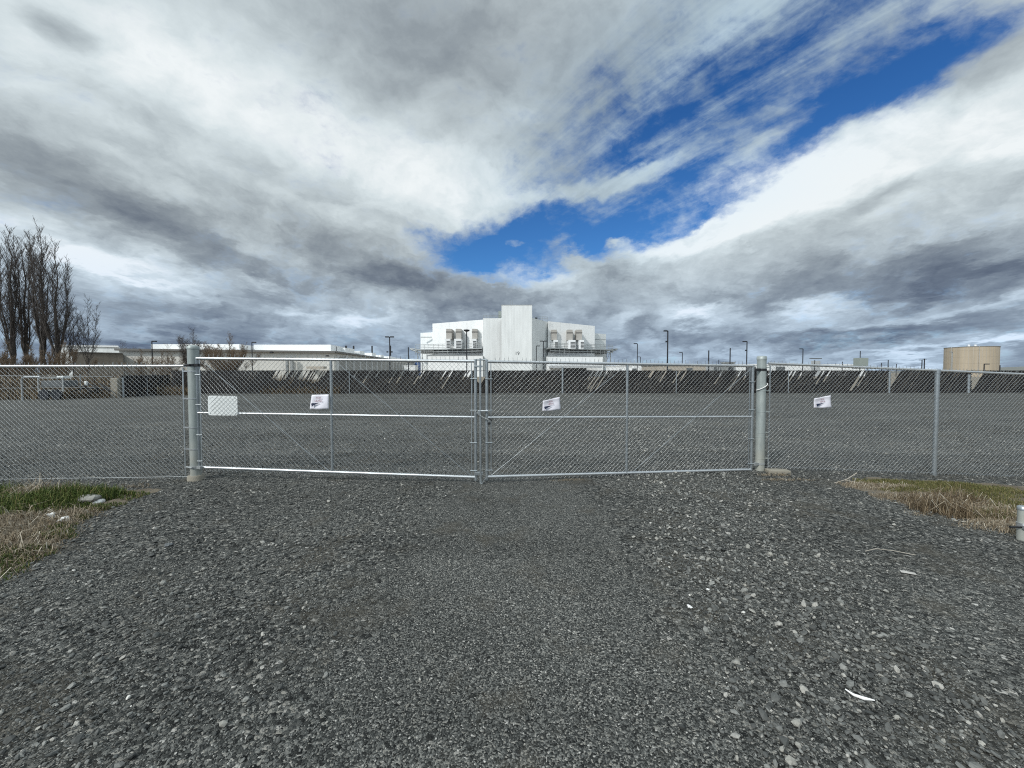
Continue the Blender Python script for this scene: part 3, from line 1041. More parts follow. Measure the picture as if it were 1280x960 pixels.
# ------------------------------------------------------------------ signs on the fence
sg = thing('sign_plate', at(278, 507, 6.27), 'blank white rectangular plate with rounded corners behind the mesh', 'sign')
pts = []
cw, ch, cr = 0.235, 0.158, 0.035
for (sx, sz, a0) in ((1, 1, 0), (-1, 1, 90), (-1, -1, 180), (1, -1, 270)):
    for k in range(6):
        a = R(a0 + k * 18)
        pts.append((sx * (cw - cr) + math.cos(a) * cr, sz * (ch - cr) + math.sin(a) * cr))
c = at(278.5, 507, 6.212)
n = len(pts)
vs = [(c.x + p[0], c.y - 0.002, c.z + p[1] - p[0] * 0.012) for p in pts] + [(c.x + p[0], c.y + 0.002, c.z + p[1] - p[0] * 0.012) for p in pts]
MB().add(vs, [tuple(reversed(range(n))), tuple(range(n, 2 * n))] + [(i, (i + 1) % n, n + (i + 1) % n, n + i) for i in range(n)]).build('plate', 'sign_white', sg)
for dx, dz in ((-0.2, 0.125), (0.2, 0.12), (0.2, -0.128), (-0.2, -0.122)):
    MB().tube([(c.x + dx, c.y - 0.008, c.z + dz), (c.x + dx, c.y + 0.0, c.z + dz)], 0.006, 8).build('fixing', 'galvanized', sg)


def text_mesh(body, size, m, parent, origin, ux, uz, sx=1.0):
    cu = bpy.data.curves.new('lettering', 'FONT')
    cu.body = body
    cu.size = size
    cu.align_x = 'CENTER'
    cu.extrude = 0.0004
    tmp = bpy.data.objects.new('lettering', cu)
    COL.objects.link(tmp)
    dg = bpy.context.evaluated_depsgraph_get()
    me = bpy.data.meshes.new_from_object(tmp.evaluated_get(dg))
    bpy.data.objects.remove(tmp)
    org = ORIGIN[parent.name]
    nv = ux.cross(uz)
    for v in me.vertices:
        v.co = Vector(origin) + ux * v.co.x * sx + uz * v.co.y - nv * v.co.z * -1 - org
    o = bpy.data.objects.new('lettering', me)
    me.materials.clear()
    me.materials.append(MATS[m])
    COL.objects.link(o)
    o.parent = parent
    ORIGIN[o.name] = org
    return o


def notice(label, corners, Yf, fold):
    """corners: photo columns/rows TL TR BR BL; Yf(px) depth just in front of the mesh"""
    TL, TR, BR, BL = [at(px, py, Yf(px)) for px, py in corners]
    cen = (TL + TR + BR + BL) / 4
    o = thing('paper_notice', cen, label, 'notice', 'paper notices on the fence')
    nx, nz = 10, 8
    V, Fq = [], []
    for j in range(nz + 1):
        for i in range(nx + 1):
            u, w = i / nx, j / nz
            p = (TL.lerp(TR, u)).lerp(BL.lerp(BR, u), w)
            curl = -0.022 * fold * max(0, 1 - w * 3.2) - 0.012 * math.sin(u * 3.1) * w - 0.006 * math.sin(u * 7 + w * 4)
            V.append((p.x, p.y + curl, p.z))
    for j in range(nz):
        for i in range(nx):
            a = j * (nx + 1) + i
            Fq.append((a, a + nx + 1, a + nx + 2, a + 1))
    sh = np_mesh('sheet', V, Fq, 'paper', o, smooth=True)
    sd = sh.modifiers.new('thick', 'SOLIDIFY')
    sd.thickness = 0.0012
    ux = ((BR - BL) + (TR - TL)).normalized()
    uz = Vector((0, 0, 1)) - ux * ux.z
    uz.normalize()
    w = ((BR - BL).length + (TR - TL).length) / 2
    h = ((TL - BL).length + (TR - BR).length) / 2
    fo = Vector((0, -0.03, 0))

    def loc(u, v):
        return (TL.lerp(TR, u)).lerp(BL.lerp(BR, u), v) + fo
    text_mesh('FOR', h * 0.17, 'ink_red', o, loc(0.47, 0.27), ux, uz)
    text_mesh('LEASE', h * 0.19, 'ink_red', o, loc(0.46, 0.48), ux, uz)
    a, b = loc(0.08, 0.60), loc(0.52, 0.56)
    mb = MB()
    vs = []
    for y in (0.0, 0.0008):
        d = Vector((0, y, 0))
        vs += [a + d, a + uz * -0.045 * h / 0.2 + ux * 0.01 + d, a + ux * 0.035 + uz * -0.03 + d, b + d, a + ux * 0.02 + uz * 0.006 + d]
    mb.add(vs, [(0, 1, 2, 3, 4), (9, 8, 7, 6, 5), (0, 5, 6, 1), (1, 6, 7, 2), (2, 7, 8, 3), (3, 8, 9, 4), (4, 9, 5, 0)])
    mb.build('arrow', 'ink_dark', o)
    return o


def leaf_depth(A, B):
    def f(px):
        d = ray(px, 500)
        u = B - A
        s = (d.x * A.y - A.x) / (u.x - d.x * u.y)
        return A.y + s * u.y - 0.045
    return f


notice('white paper notice on the left gate leaf beside its middle stile', ((390, 493.5), (411.2, 493), (411, 511.5), (387, 511.5)), leaf_depth(LH, LE), 0.3)
notice('crooked white paper notice on the right gate leaf', ((678.5, 501), (699.5, 496), (701, 512), (678, 514)), leaf_depth(RE, RH), 1.0)
notice('white paper notice on the fence right of the gate', ((1016.5, 498), (1037, 494), (1040, 509.5), (1017.5, 510)), lambda px: fence_pt(px).y - 0.09, 1.0)

# stub post at the right edge
sp_ = at(1276.5, 684, 4.05)
gz = float(right_z(np.array([sp_.x]), np.array([sp_.y]))[0])
t_ = thing('stub_post', (sp_.x, sp_.y, gz), 'short cut off steel post with a clamp beside the dry verge', 'post')
MB().cyl(sp_, 0.037, gz - 0.15, at(1276, 635, 4.05).z, 20).build('post', 'post_steel', t_)
zc_ = at(1276, 635, 4.05).z
MB().tube([(sp_.x, sp_.y, zc_ - 0.02), (sp_.x, sp_.y, zc_ + 0.012), (sp_.x, sp_.y, zc_ + 0.022)], [0.041, 0.041, 0.03], 20).build('cap', 'galvanized', t_)
zc_ = at(1276, 656, 4.05).z
mb = MB()
band(mb, sp_, 0.043, zc_, 0.05, 16)
mb.box((sp_.x - 0.02, sp_.y - 0.055, zc_ - 0.01), (0.05, 0.04, 0.035))
mb.build('clamp', 'galvanized_bright', t_)
MB().tube([(sp_.x - 0.02, sp_.y - 0.02, zc_ - 0.015), (sp_.x - 0.14, sp_.y - 0.01, zc_ - 0.02)], 0.011, 8).build('bolt', 'dark_iron', t_)

# concrete slab by the right post
c = at(972, 590.5, 6.72)
mb = MB()
mb.box((c.x, c.y, float(ground_z(c.x, c.y)) + 0.02), (0.36, 0.16, 0.07), R(-6))
tag(mb.build('concrete_slab', 'concrete', None, (c.x, c.y, 0), bevel=0.015), 'thin broken concrete slab at the foot of the right gate post', 'concrete slab')


# ------------------------------------------------------------------ grass, straw and weeds
def blades(name, n, sampler, h, w, lean, m, zf, seed, tone_bias=0.0, flat=0.0):
    g = np.random.default_rng(seed)
    x, y, hs = sampler(g, n)
    n = len(x)
    z = zf(x, y) - 0.01
    H = g.uniform(h[0], h[1], n) * hs
    az = g.uniform(0, 2 * np.pi, n)
    ln = np.abs(g.normal(0, lean, n)) + flat
    ca, sa = np.cos(az), np.sin(az)
    fa = az + np.pi / 2 + g.normal(0, 0.5, n)
    wx, wy = np.cos(fa) * w / 2, np.sin(fa) * w / 2
    V = np.empty((n, 5, 3))
    for k, (f, ww) in enumerate(((0.0, 1.0), (0.55, 0.75), (1.0, 0.0))):
        bend = ln * f * f
        px = x + ca * np.sin(bend) * H * f
        py = y + sa * np.sin(bend) * H * f
        pz = z + np.cos(np.clip(bend, 0, 1.75)) * H * f + 0.012 * f
        if k < 2:
            V[:, 2 * k] = np.stack([px - wx * ww, py - wy * ww, pz], 1)
            V[:, 2 * k + 1] = np.stack([px + wx * ww, py + wy * ww, pz], 1)
        else:
            V[:, 4] = np.stack([px, py, pz], 1)
    b = (np.arange(n) * 5)[:, None]
    tri = np.concatenate([b + np.array([[0, 1, 3]]), b + np.array([[0, 3, 2]]), b + np.array([[2, 3, 4]])], 0)
    tone = np.clip(g.beta(2, 2, n) + tone_bias, 0, 1)
    o = np_mesh(name, V.reshape(-1, 3), tri, m, tone=np.repeat(tone, 5))
    return tag(o, kind='stuff')


def clumps(centres, fin=None, margin=0.0):
    """centres: (x, y, rx, ry, weight, height factor)"""
    C = np.array(centres, dtype=float)

    def f(g, n):
        k = g.choice(len(C), n, p=C[:, 4] / C[:, 4].sum())
        a = g.uniform(0, 2 * np.pi, n)
        r = np.sqrt(g.uniform(0, 1, n))
        x = C[k, 0] + np.cos(a) * r * C[k, 2]
        y = C[k, 1] + np.sin(a) * r * C[k, 3]
        hs = C[k, 5] * (1.1 - 0.5 * r)
        if fin is not None:
            ok = fin(x, y) > margin
            x, y, hs = x[ok], y[ok], hs[ok]
        return x, y, hs
    return f


def gp(px, py, z=0.0):
    d = ray(px, py)
    Y = (z - CAM_H) / d.z
    return d.x * Y, Y


def cl(px, py, rx, ry, wt, hf, z=0.0):
    x, y = gp(px, py, z)
    return (x, y, rx, ry, wt, hf)


G = [cl(95, 616, 0.55, 0.22, 3.0, 1.3, .1), cl(60, 625, 0.5, 0.3, 2.0, 1.0, .1), cl(15, 632, 0.7, 0.35, 3.0, 1.0, .08), cl(125, 612, 0.35, 0.15, 1.6, 1.0, .1),
     cl(165, 617, 0.55, 0.16, 2.2, 0.4, .05), cl(95, 657, 0.30, 0.14, 1.8, 0.4, .03), cl(125, 643, 0.3, 0.12, 1.5, 0.4, .03), cl(150, 630, 0.3, 0.12, 1.2, 0.35, .03), cl(70, 668, 0.25, 0.12, 1.0, 0.4, .03), cl(25, 692, 0.3, 0.16, 1.1, 0.4, .03), cl(10, 610, 0.6, 0.2, 1.2, 1.0, .1), cl(5, 705, 0.3, 0.2, 0.9, 0.45, .03), cl(118, 629, 0.22, 0.06, 0.7, 0.6, .08), cl(-60, 720, 0.6, 0.3, 1.2, 0.5, .03), cl(-120, 625, 1.4, 0.5, 3, 1.0, .08)]
blades('green_grass', 9500, clumps(G, left_in, -0.04), (0.07, 0.20), 0.009, 0.75, 'green_grass', left_z, 21)
ST = [cl(60, 612, 0.5, 0.2, 1.2, 1.25, .1), cl(40, 655, 0.8, 0.35, 3, 0.55, .08), cl(20, 680, 0.5, 0.35, 2.4, 0.6, .06), cl(100, 640, 0.6, 0.22, 2, 0.6, .08), cl(130, 632, 0.45, 0.18, 1.4, 0.5, .08), cl(170, 608, 0.2, 0.05, 0.1, 1.3), cl(-100, 660, 1.5, 0.8, 4, .7, .08), cl(0, 700, 0.5, 0.3, 1.6, 0.5, .04), cl(-80, 730, 0.8, 0.5, 2.0, 0.6, .04)]
blades('dry_straw', 7000, clumps(ST, left_in, -0.15), (0.10, 0.26), 0.006, 1.1, 'straw', left_z, 22, 0.0, 0.5)
OG = [cl(1140, 618, 0.5, 0.16, 1.2, 0.5, -.1), cl(1230, 648, 0.45, 0.16, 1.2, 0.55, -.08), cl(1195, 612, 0.7, 0.25, 1.6, 0.6, -.1), cl(1180, 607, 1.2, 0.22, 3, 0.5, -.1), cl(1100, 607, 0.5, 0.2, 1.4, 0.4, -.1), cl(1260, 635, 0.6, 0.3, 2.0, 0.5, -.1), cl(1250, 615, 0.8, 0.3, 2, 0.45, -.1), cl(1210, 620, 0.6, 0.3, 1.6, 0.5, -.1), cl(1400, 640, 1.5, 0.6, 2, 0.5, -.15)]
blades('olive_grass', 12000, clumps(OG, right_in, -0.04), (0.06, 0.16), 0.008, 0.9, 'olive_grass', right_z, 23)
RS = [cl(1175, 645, 0.36, 0.22, 4.2, 1.25, -.07), cl(1195, 630, 0.4, 0.2, 2.0, 1.0, -.07), cl(1150, 632, 0.3, 0.15, 1.4, 0.8, -.07), cl(1235, 650, 0.4, 0.2, 1.0, 0.6, -.07)]
blades('russet_weeds', 2600, clumps(RS, right_in, -0.1), (0.10, 0.30), 0.005, 0.95, 'russet', right_z, 24)
SR = [cl(1090, 612, 0.7, 0.16, 2, 0.6, -.07), cl(1130, 630, 0.55, 0.22, 2, 0.6, -.07), cl(1240, 665, 0.45, 0.25, 2.2, 0.6, -.07), cl(1220, 640, 0.8, 0.4, 2.2, 0.6, -.07), cl(1150, 648, 0.3, 0.1, 0.7, 0.6, -.07), cl(1350, 660, 1.2, 0.8, 2.5, 0.6, -.1)]
blades('pale_straw', 7000, clumps(SR, right_in, -0.25), (0.10, 0.24), 0.005, 1.2, 'straw', right_z, 25, 0.1, 0.7)
SF = [cl(968, 594, 0.3, 0.06, 1, 0.7), cl(985, 600, 0.45, 0.06, 1.2, 0.6), cl(710, 600, 0.3, 0.05, 0.7, 0.35)]
blades('straw_litter', 500, clumps(SF), (0.06, 0.16), 0.005, 1.2, 'straw', ground_z, 26, 0.1, 1.0)


blades('long_straw_left', 420, clumps(ST, left_in, 0.0), (0.25, 0.5), 0.008, 0.8, 'straw', left_z, 27, 0.3, 0.9)
blades('long_straw_right', 300, clumps(SR + RS, right_in, -0.05), (0.22, 0.45), 0.007, 0.9, 'straw', right_z, 28, 0.3, 0.7)


# rocks and litter
def rock(name, label, px, py, size, z=0.05, m='pale_rock', flat=0.55, cat='rock', zf=ground_z, squash=0.8):
    x, y = gp(px, py, z)
    gz = float(zf(np.array([x]), np.array([y]))[0])
    g = np.random.default_rng(int(px * 7 + py))
    import bmesh
    bm = bmesh.new()
    bmesh.ops.create_icosphere(bm, subdivisions=3, radius=0.5)
    ph = g.uniform(0, 6, 3)
    for v in bm.verts:
        c = v.co
        k = 1 + 0.2 * math.sin(c.x * 7 + ph[0]) * math.sin(c.z * 5 + ph[1]) + 0.12 * math.sin(c.x * 13 + c.y * 9 + ph[2]) + 0.10 * math.sin(c.x * 6 + ph[0]) * math.cos(c.y * 5 + ph[1]) + 0.1 * math.sin(c.z * 9 + ph[2]) + g.uniform(-0.02, 0.02)
        v.co = Vector((c.x * k * size, c.y * k * size * squash, c.z * k * size * flat))
    me = bpy.data.meshes.new(name)
    bm.to_mesh(me)
    bm.free()
    o = link_mesh(name, me, m, None, (x, y, gz + size * flat * 0.22))
    o.rotation_euler = (0, 0, g.uniform(0, 6))
    return tag(o, label, cat)


rock('boulder', 'flat grey boulder among the grass left of the driveway', 112, 620, 0.27, 0.1, zf=left_z, flat=0.5, squash=0.7)
rock('rock', 'white lump of rock touching the grey boulder in the grass', 124, 622, 0.13, 0.08, zf=left_z, m='white_plastic')
rock('rock', 'small upright white stone in the dry dirt below the boulder', 63, 643, 0.07, 0.06, zf=left_z, m='white_plastic', flat=1.0)
rock('rock', 'low white stone right of the small upright one', 80, 646, 0.11, 0.06, zf=left_z, m='white_plastic', flat=0.5)
rock('stone', 'single white stone on the compacted track, right of centre', 862, 764, 0.034, 0.0, m='white_plastic')
rock('stone', 'white stone on the ridge just above the single white one', 885, 744, 0.03, 0.0, m='white_plastic')
rock('stone', 'dark pebble lying alone on the left of the driveway', 211, 682, 0.07, 0.0, m='grille_dark')

x, y = gp(1075, 880)
z = float(ground_z(x, y)) + 0.015
tag(MB().tube([(x - 0.05, y + 0.035, z + 0.012), (x - 0.025, y + 0.012, z), (x + 0.005, y - 0.014, z + 0.003), (x + 0.05, y - 0.028, z + 0.004)], [0.003, 0.007, 0.009, 0.003], 8).build('plastic_sliver', 'white_plastic', None, (x, y, z)),
    'curved white plastic sliver on the coarse gravel', 'litter')
x, y = gp(1135, 717)
z = float(ground_z(x, y)) + 0.012
tag(MB().box((x, y, z + 0.004), (0.10, 0.035, 0.008), R(-28)).build('wood_scrap', 'paper_scrap', None, (x, y, z), bevel=0.003), 'pale scrap of wood on the dark wheel track', 'litter')
x, y = gp(1110, 693)
z = float(ground_z(x, y)) + 0.02
tag(MB().tube([(x - 0.2, y + 0.02, z), (x - 0.07, y + 0.05, z + 0.01), (x + 0.08, y + 0.03, z), (x + 0.2, y - 0.06, z)], 0.004, 5).build('twig', 'bare_wood', None, (x, y, z)), 'thin curved dry twig on the gravel right of the driveway', 'twig')
x, y = gp(1062, 603)
z = float(ground_z(x, y)) + 0.03
mb = MB()
mb.tube([(x - 0.25, y, z - 0.02), (x, y + 0.05, z + 0.03), (x + 0.2, y + 0.1, z + 0.12)], 0.008, 5)
mb.tube([(x - 0.05, y + 0.04, z + 0.02), (x + 0.12, y - 0.05, z + 0.0)], 0.006, 5)
tag(mb.build('dead_branch', 'bare_wood', None, (x, y, z)), 'dead forked branch at the edge of the right verge', 'branch')


# ------------------------------------------------------------------ far slatted fence
def slat_fence(label, A, B, z1, posts, gaps, seed, slope=0.62, z0=0.0):
    """dark slats woven on the slant; gaps = list of (photo column at top, width in slats, lower end fraction)"""
    o = thing('slatted_fence', (A[0], A[1], 0), label, 'fence', 'dark slatted fences across the yard')
    A, B = Vector((A[0], A[1], 0)), Vector((B[0], B[1], 0))
    L = (B - A).length
    u = (B - A).normalized()
    nv = Vector((u.y, -u.x, 0))
    g = random.Random(seed)
    step, wd, hgt = 0.105, 0.098, z1 - z0
    run = hgt * slope
    ngaps = []
    for px, wid, lo in gaps:
        d = ray(px, 465)
        s = (d.x * A.y - A.x) / (u.x - d.x * u.y)
        ngaps.append((s, wid * step, lo))
    mb, tone = MB(), []
    n = int((L + run) / step)
    for i in range(n):
        st = i * step                        # distance along the fence at the slat's top
        lo = 0.0
        for s, w_, l_ in ngaps:
            if s - w_ / 2 <= st < s + w_ / 2:
                lo = max(lo, l_)
        sb = st - run
        f0, f1 = 0.0, 1.0
        if sb < 0:
            f0 = -sb / run
        if st > L:
            f1 = (L - sb) / run
        if lo > 0:
            f1 = min(f1, 1 - lo)
        if f1 - f0 < 0.04:
            continue
        jit = g.uniform(-0.004, 0.004)
        off = nv * g.uniform(-0.012, 0.012)
        vs = []
        for y in (0, 0.006):
            for f, k in ((f0, 0), (f0, 1), (f1, 1), (f1, 0)):
                p = A + u * (sb + run * f + k * wd + jit) + off - nv * y
                vs.append((p.x, p.y, z0 + hgt * f * (1 + (g.uniform(-0.008, 0.012) if f > .9 else 0))))
        mb.add(vs, [(0, 1, 2, 3), (7, 6, 5, 4), (0, 4, 5, 1), (1, 5, 6, 2), (2, 6, 7, 3), (3, 7, 4, 0)])
        tone += [min(1, max(0, g.betavariate(1.4, 3)))] * 8
    mb.build('slat_panel', 'dark_slat', o, tone=tone)
    MB().tube([A + Vector((0, 0.03, z1 - 0.02)), B + Vector((0, 0.03, z1 - 0.02))], 0.022, 6).build('top_rail', 'black_metal', o)
    for px, py, w in posts:
        d = ray(px, 465)
        s = (d.x * A.y - A.x) / (u.x - d.x * u.y)
        p = A + u * s
        zt = CAM_H + ray(px, py).z * p.y
        q = p + nv * 0.07
        MB().cyl(q, w / 2, z0 - 0.1, zt, 10).build('post', 'galvanized', o)
    return o


FA, FB = at(214, 492, 31.5), at(1720, 491, 33.5)
gaps = []
for px, w, lo in ((346, 2, .35), (351, 2, .4), (356, 3, .45), (361, 2, .4), (368, 1, .6), (372, 1, .7), (380, 3, .4), (386, 2, .45), (391, 1, .5), (394, 1, .5), (399, 3, .55), (404, 1, .5), (408, 1, .25),
                  (447, 1, .3), (463, 1, .55), (474, 1, .3), (494, 1, .55), (504, 1, .55), (526, 1, .6), (530, 1, .35), (558, 1, .4), (566, 1, .8), (584, 1, .4), (588, 2, .3),
                  (742, 1, .4), (748, 1, .8), (753, 1, .9), (759, 1, .9), (816, 2, .3), (833, 1, .5), (850, 1, .55), (857, 1, .45), (903, 1, .6), (926, 1, .9), (935, 1, .4), (963, 1, .2), (989, 1, .4), (995, 1, .5), (1003, 1, .4), (1024, 3, .35), (1030, 1, .6), (1038, 1, .5), (1078, 2, .9), (1083, 1, .7)):
    gaps.append((px, w, lo))
# torn stretches that leave open triangles in front of the posts
for k in range(8):
    gaps.append((598 + k * 1.6, 1.2, 0.35 + k * 0.03))
    gaps.append((1113 + k * 1.6, 1.2, 0.2 + 0.09 * k))
    gaps.append((1216 + k * 1.9, 1.2, 0.15 + 0.1 * k))
slat_fence('long dark slatted fence across the back of the gravel lot', FA, FB, 1.87,
           [(703, 459, 0.16), (1111, 465, 0.16), (1210, 468, 0.2), (590, 464, 0.1), (437, 464, 0.08), (845, 464, 0.08), (985, 464, 0.08), (1330, 466, 0.12)], gaps, 5)
SA, SB = at(152, 497, 26.6), at(213, 492, 31.2)
slat_fence('short dark slatted fence piece at the left end, behind the fence beside the gate post', SA, SB, 1.50, [(152, 472, 0.12), (182, 472, 0.06)], [], 6)

# left edge of the yard: bank, weeds, bits of equipment
cp = at(147, 497, 26.6)
tag(MB().prism([(cp.x - 0.28, cp.y - .2), (cp.x + 0.22, cp.y - .2), (cp.x + 0.22, cp.y + .3), (cp.x - 0.28, cp.y + .3)], -0.1, 1.35).build('concrete_pillar', 'concrete', None, (cp.x, cp.y, 0), bevel=0.05),
    'tan concrete pillar at the end of the short dark fence on the left', 'pillar')
L0, L1 = at(-420, 505, 20.5), at(142, 497, 26.6)
t_ = thing('wire_fence', (L1.x, L1.y, 0), 'thin wire fence along the far left side of the lot in dry weeds', 'fence')
MB().tube([(L0.x, L0.y, 1.62), (L1.x, L1.y, 1.45)], 0.016, 6).build('top_wire', 'galvanized', t_)
MB().tube([(L0.x, L0.y, 0.75), (L1.x, L1.y, 0.7)], 0.010, 5).build('lower_wire', 'galvanized', t_)
for px in (-300, -150, 48, 100):
    d = ray(px, 465)
    uu = L1 - L0
    s = (d.x * L0.y - L0.x) / (uu.x - d.x * uu.y)
    p = L0 + uu * s
    MB().cyl(p, 0.03, -0.1, 1.6, 8).build('post', 'galvanized', t_)
p0 = at(64, 492, 24.5)
t_ = thing('equipment_trailer', (p0.x, p0.y, 0), 'low grey framed trailer among weeds on the far left', 'trailer')
MB().box((p0.x, p0.y + 0.5, 1.0), (1.4, 0.9, 0.4)).build('bed', 'grille_dark', t_, bevel=0.03)
mb = MB()
for z in (0.6, 1.38):
    mb.box((p0.x, p0.y, z), (1.6, 0.06, 0.06))
for dx in (-0.78, 0.78):
    mb.box((p0.x + dx, p0.y - 0.003, 0.95), (0.06, 0.06, 0.9))
mb.build('frame', 'steel_grey', t_)
for dx in (-0.35, 0.4):
    MB().tube([(p0.x + dx, p0.y - 0.12, 0.33), (p0.x + dx, p0.y + 0.02, 0.33)], 0.33, 18).build('wheel', 'black_metal', t_)
MB().box((p0.x + 0.35, p0.y + 0.4, 1.42), (0.42, 0.4, 0.16)).build('box', 'sign_white', t_, bevel=0.02)
MB().box((p0.x - 0.2, p0.y + 0.3, 1.37), (0.4, 0.3, 0.08)).build('lid', 'steel_grey', t_, bevel=0.02)
p1 = at(27.5, 484, 23.5)
tag(MB().tube([(p1.x, p1.y, -0.1), (p1.x, p1.y, 1.3), (p1.x + 0.06, p1.y, 1.40), (p1.x + 0.16, p1.y, 1.44), (p1.x + 1.1, p1.y, 1.45)], 0.045, 8).build('bent_pipe', 'galvanized_bright', None, (p1.x, p1.y, 0)),
    'pale bent pipe standing in the weeds at the far left', 'pipe')
p2 = at(112, 482, 26.0)
t_ = thing('scrap_pile', (p2.x, p2.y, 0), 'small pile of dark scrap bars left of the concrete pillar', 'scrap pile')
mb = MB()
for k in range(9):
    a = random.uniform(-0.5, 0.5)
    mb.box((p2.x + random.uniform(-0.8, 0.8), p2.y + random.uniform(-.3, .3), 0.35 + 0.06 * k), (random.uniform(0.5, 1.3), 0.08, 0.07), random.uniform(-.4, .4), Euler((0, a, random.uniform(-.4, .4))).to_matrix())
mb.build('bars', 'dark_iron', t_)
MB().box((p2.x + 0.1, p2.y - .3, 1.0), (0.16, 0.12, 0.28)).build('white_tub', 'sign_white', t_, bevel=0.02)


def bank(g, n):
    s = g.uniform(0, 1, n)
    x = L0.x + (L1.x - L0.x) * s + g.normal(0.1, 0.35, n)
    y = L0.y + (L1.y - L0.y) * s + g.normal(0.35, 0.5, n)
    return x, y, g.uniform(0.4, 1.2, n)


blades('dead_weeds', 9000, bank, (0.25, 0.8), 0.035, 0.6, 'russet', ground_z, 31)


def bank2(g, n):
    s = g.uniform(0, 1, n)
    x = -60 + 36 * s
    y = 22 + 11 * s + g.uniform(0.5, 16, n)
    return x, y, g.uniform(0.5, 1.3, n)


blades('tall_dead_brush', 16000, bank2, (0.6, 1.7), 0.06, 0.5, 'russet', ground_z, 32, -0.1)


def brush(px0, px1, Y):
    def f(g, n):
        px = g.uniform(px0, px1, n)
        y = Y + g.normal(0, 0.3, n)
        return (px - CX) / F * y, y, g.uniform(0.4, 1.2, n)
    return f


blades('fence_foot_weeds', 1500, brush(196, 236, 29.6), (0.3, 0.9), 0.03, 0.7, 'russet', ground_z, 33)
blades('fence_foot_brush', 2600, brush(325, 425, 31.9), (0.3, 0.95), 0.03, 0.7, 'russet', ground_z, 34, -0.1)


# ------------------------------------------------------------------ bare trees
def bare_tree(name, label, px, Y, top_px, spread, limbs, seed, group, fastig=0.8, trunk_f=0.16, twigs='twig', dens=1.0, tk=1.0, trunk_r=None, cat='tree'):
    base = at(px, 465, Y)
    base.z = 0
    H = at(px, top_px, Y).z
    o = thing(name, base, label, cat, group)
    g = random.Random(seed)
    tr, tw = MB(), MB()
    r0 = trunk_r or H * 0.016
    fork = base + Vector((g.uniform(-.2, .2), 0, H * trunk_f))
    tr.tube([base - Vector((0, 0, 0.3)), base + Vector((0, 0, H * trunk_f * 0.5)), fork], [r0 * 1.25, r0, r0 * 0.85], 8)
    for i in range(limbs):
        az = 2 * math.pi * (i / limbs) + g.uniform(-0.4, 0.4)
        rad = spread * (g.uniform(0.35, 1.0) if i else 0.1)
        top = H * (g.uniform(0.74, 0.97) if i else 1.0) - (1 - fastig) * rad * 0.5
        st = base + Vector((0, 0, H * trunk_f * g.uniform(0.6, 1.15)))
        pts, n = [], 9
        for k in range(n + 1):
            f = k / n
            sw = rad * (1 - (1 - f) ** (1.5 + 1.5 * fastig))
            p = Vector((base.x + math.cos(az) * sw, base.y + math.sin(az) * sw, st.z + (top - st.z) * f))
            p += Vector((g.uniform(-1, 1), g.uniform(-1, 1), 0)) * 0.007 * H * (f > 0)
            pts.append(p)
        rl = r0 * (0.34 if i else 0.6)
        tr.tube(pts, [max(0.012 * tk, rl * (1 - 0.93 * k / n)) for k in range(n + 1)], 5, caps=False)
        # side branches hugging upwards, each with twigs
        nb = int(46 * dens)
        for b in range(nb):
            f = 0.12 + 0.86 * (b + g.random()) / nb
            k = min(n - 1, int(f * n))
            p = pts[k].lerp(pts[k + 1], f * n - k)
            ba = g.uniform(0, 2 * math.pi)
            ln = H * g.uniform(0.06, 0.13) * (1.15 - 0.6 * f) * (1.6 - fastig)
            up = 0.9 + 1.2 * fastig
            d = Vector((math.cos(ba), math.sin(ba), up)).normalized()
            q = p + d * ln * 0.5 + Vector((0, 0, ln * 0.1))
            e = p + d * ln + Vector((0, 0, ln * 0.35))
            rb = 0.022 * tk
            tw.tube([p, q, e], [rb, rb * 0.75, rb * 0.4], 3, caps=False, smooth=False)
            for s in range(12):
                fs = g.uniform(0.2, 1.0)
                w = p.lerp(q, fs * 2) if fs < 0.5 else q.lerp(e, fs * 2 - 1)
                ta = g.uniform(0, 2 * math.pi)
                dd = Vector((math.cos(ta), math.sin(ta), 0.6 + 1.3 * fastig)).normalized()
                tl = ln * g.uniform(0.25, 0.55)
                tw.tube([w, w + dd * tl], [rb * 0.6, rb * 0.3], 3, caps=False, smooth=False)
    tr.build('trunk', 'bark', o)
    tw.build('crown', twigs, o)
    return o


GP = 'bare poplars at the left edge'
bare_tree('poplar_tree', 'bare upright poplar, leftmost whole trunk of the row', 17, 56, 284, 1.25, 7, 1, GP)
bare_tree('poplar_tree', 'bare upright poplar, second trunk of the row with a gap of sky above', 33, 58, 296, 1.1, 6, 2, GP)
bare_tree('poplar_tree', 'tallest bare poplar with two close tops in the middle of the row', 55, 56, 283, 1.2, 7, 3, GP)
bare_tree('poplar_tree', 'bare poplar leaning right with the lower rounded top, next to the thin tree', 73, 56, 303, 2.3, 8, 4, GP, 0.75)
bare_tree('poplar_tree', 'bare poplar cut by the left edge of the picture', -20, 57, 290, 2.0, 8, 5, GP)
bare_tree('thin_tree', 'thin bare tree standing alone just right of the poplars', 110, 60, 372, 2.0, 7, 6, None, 0.5, 0.3, dens=0.5, tk=0.75, trunk_r=0.11)
bare_tree('thin_tree', 'small brown bare tree tucked under the last poplar', 92, 58, 388, 1.5, 5, 16, None, 0.5, 0.25, dens=0.5, tk=0.75, trunk_r=0.1)
bare_tree('bare_shrub', 'leafless shrub showing above the left gate post', 241, 62, 411, 2.3, 10, 7, 'leafless shrubs before the cream building', 0.1, 0.12, dens=0.9, tk=0.7, trunk_r=0.12, cat='shrub')
bare_tree('bare_shrub', 'broad brown leafless shrub right of the left gate post', 284, 62, 418, 4.6, 22, 8, 'leafless shrubs before the cream building', 0.05, 0.06, 'twig_tan', 1.2, 0.75, 0.1, cat='shrub')
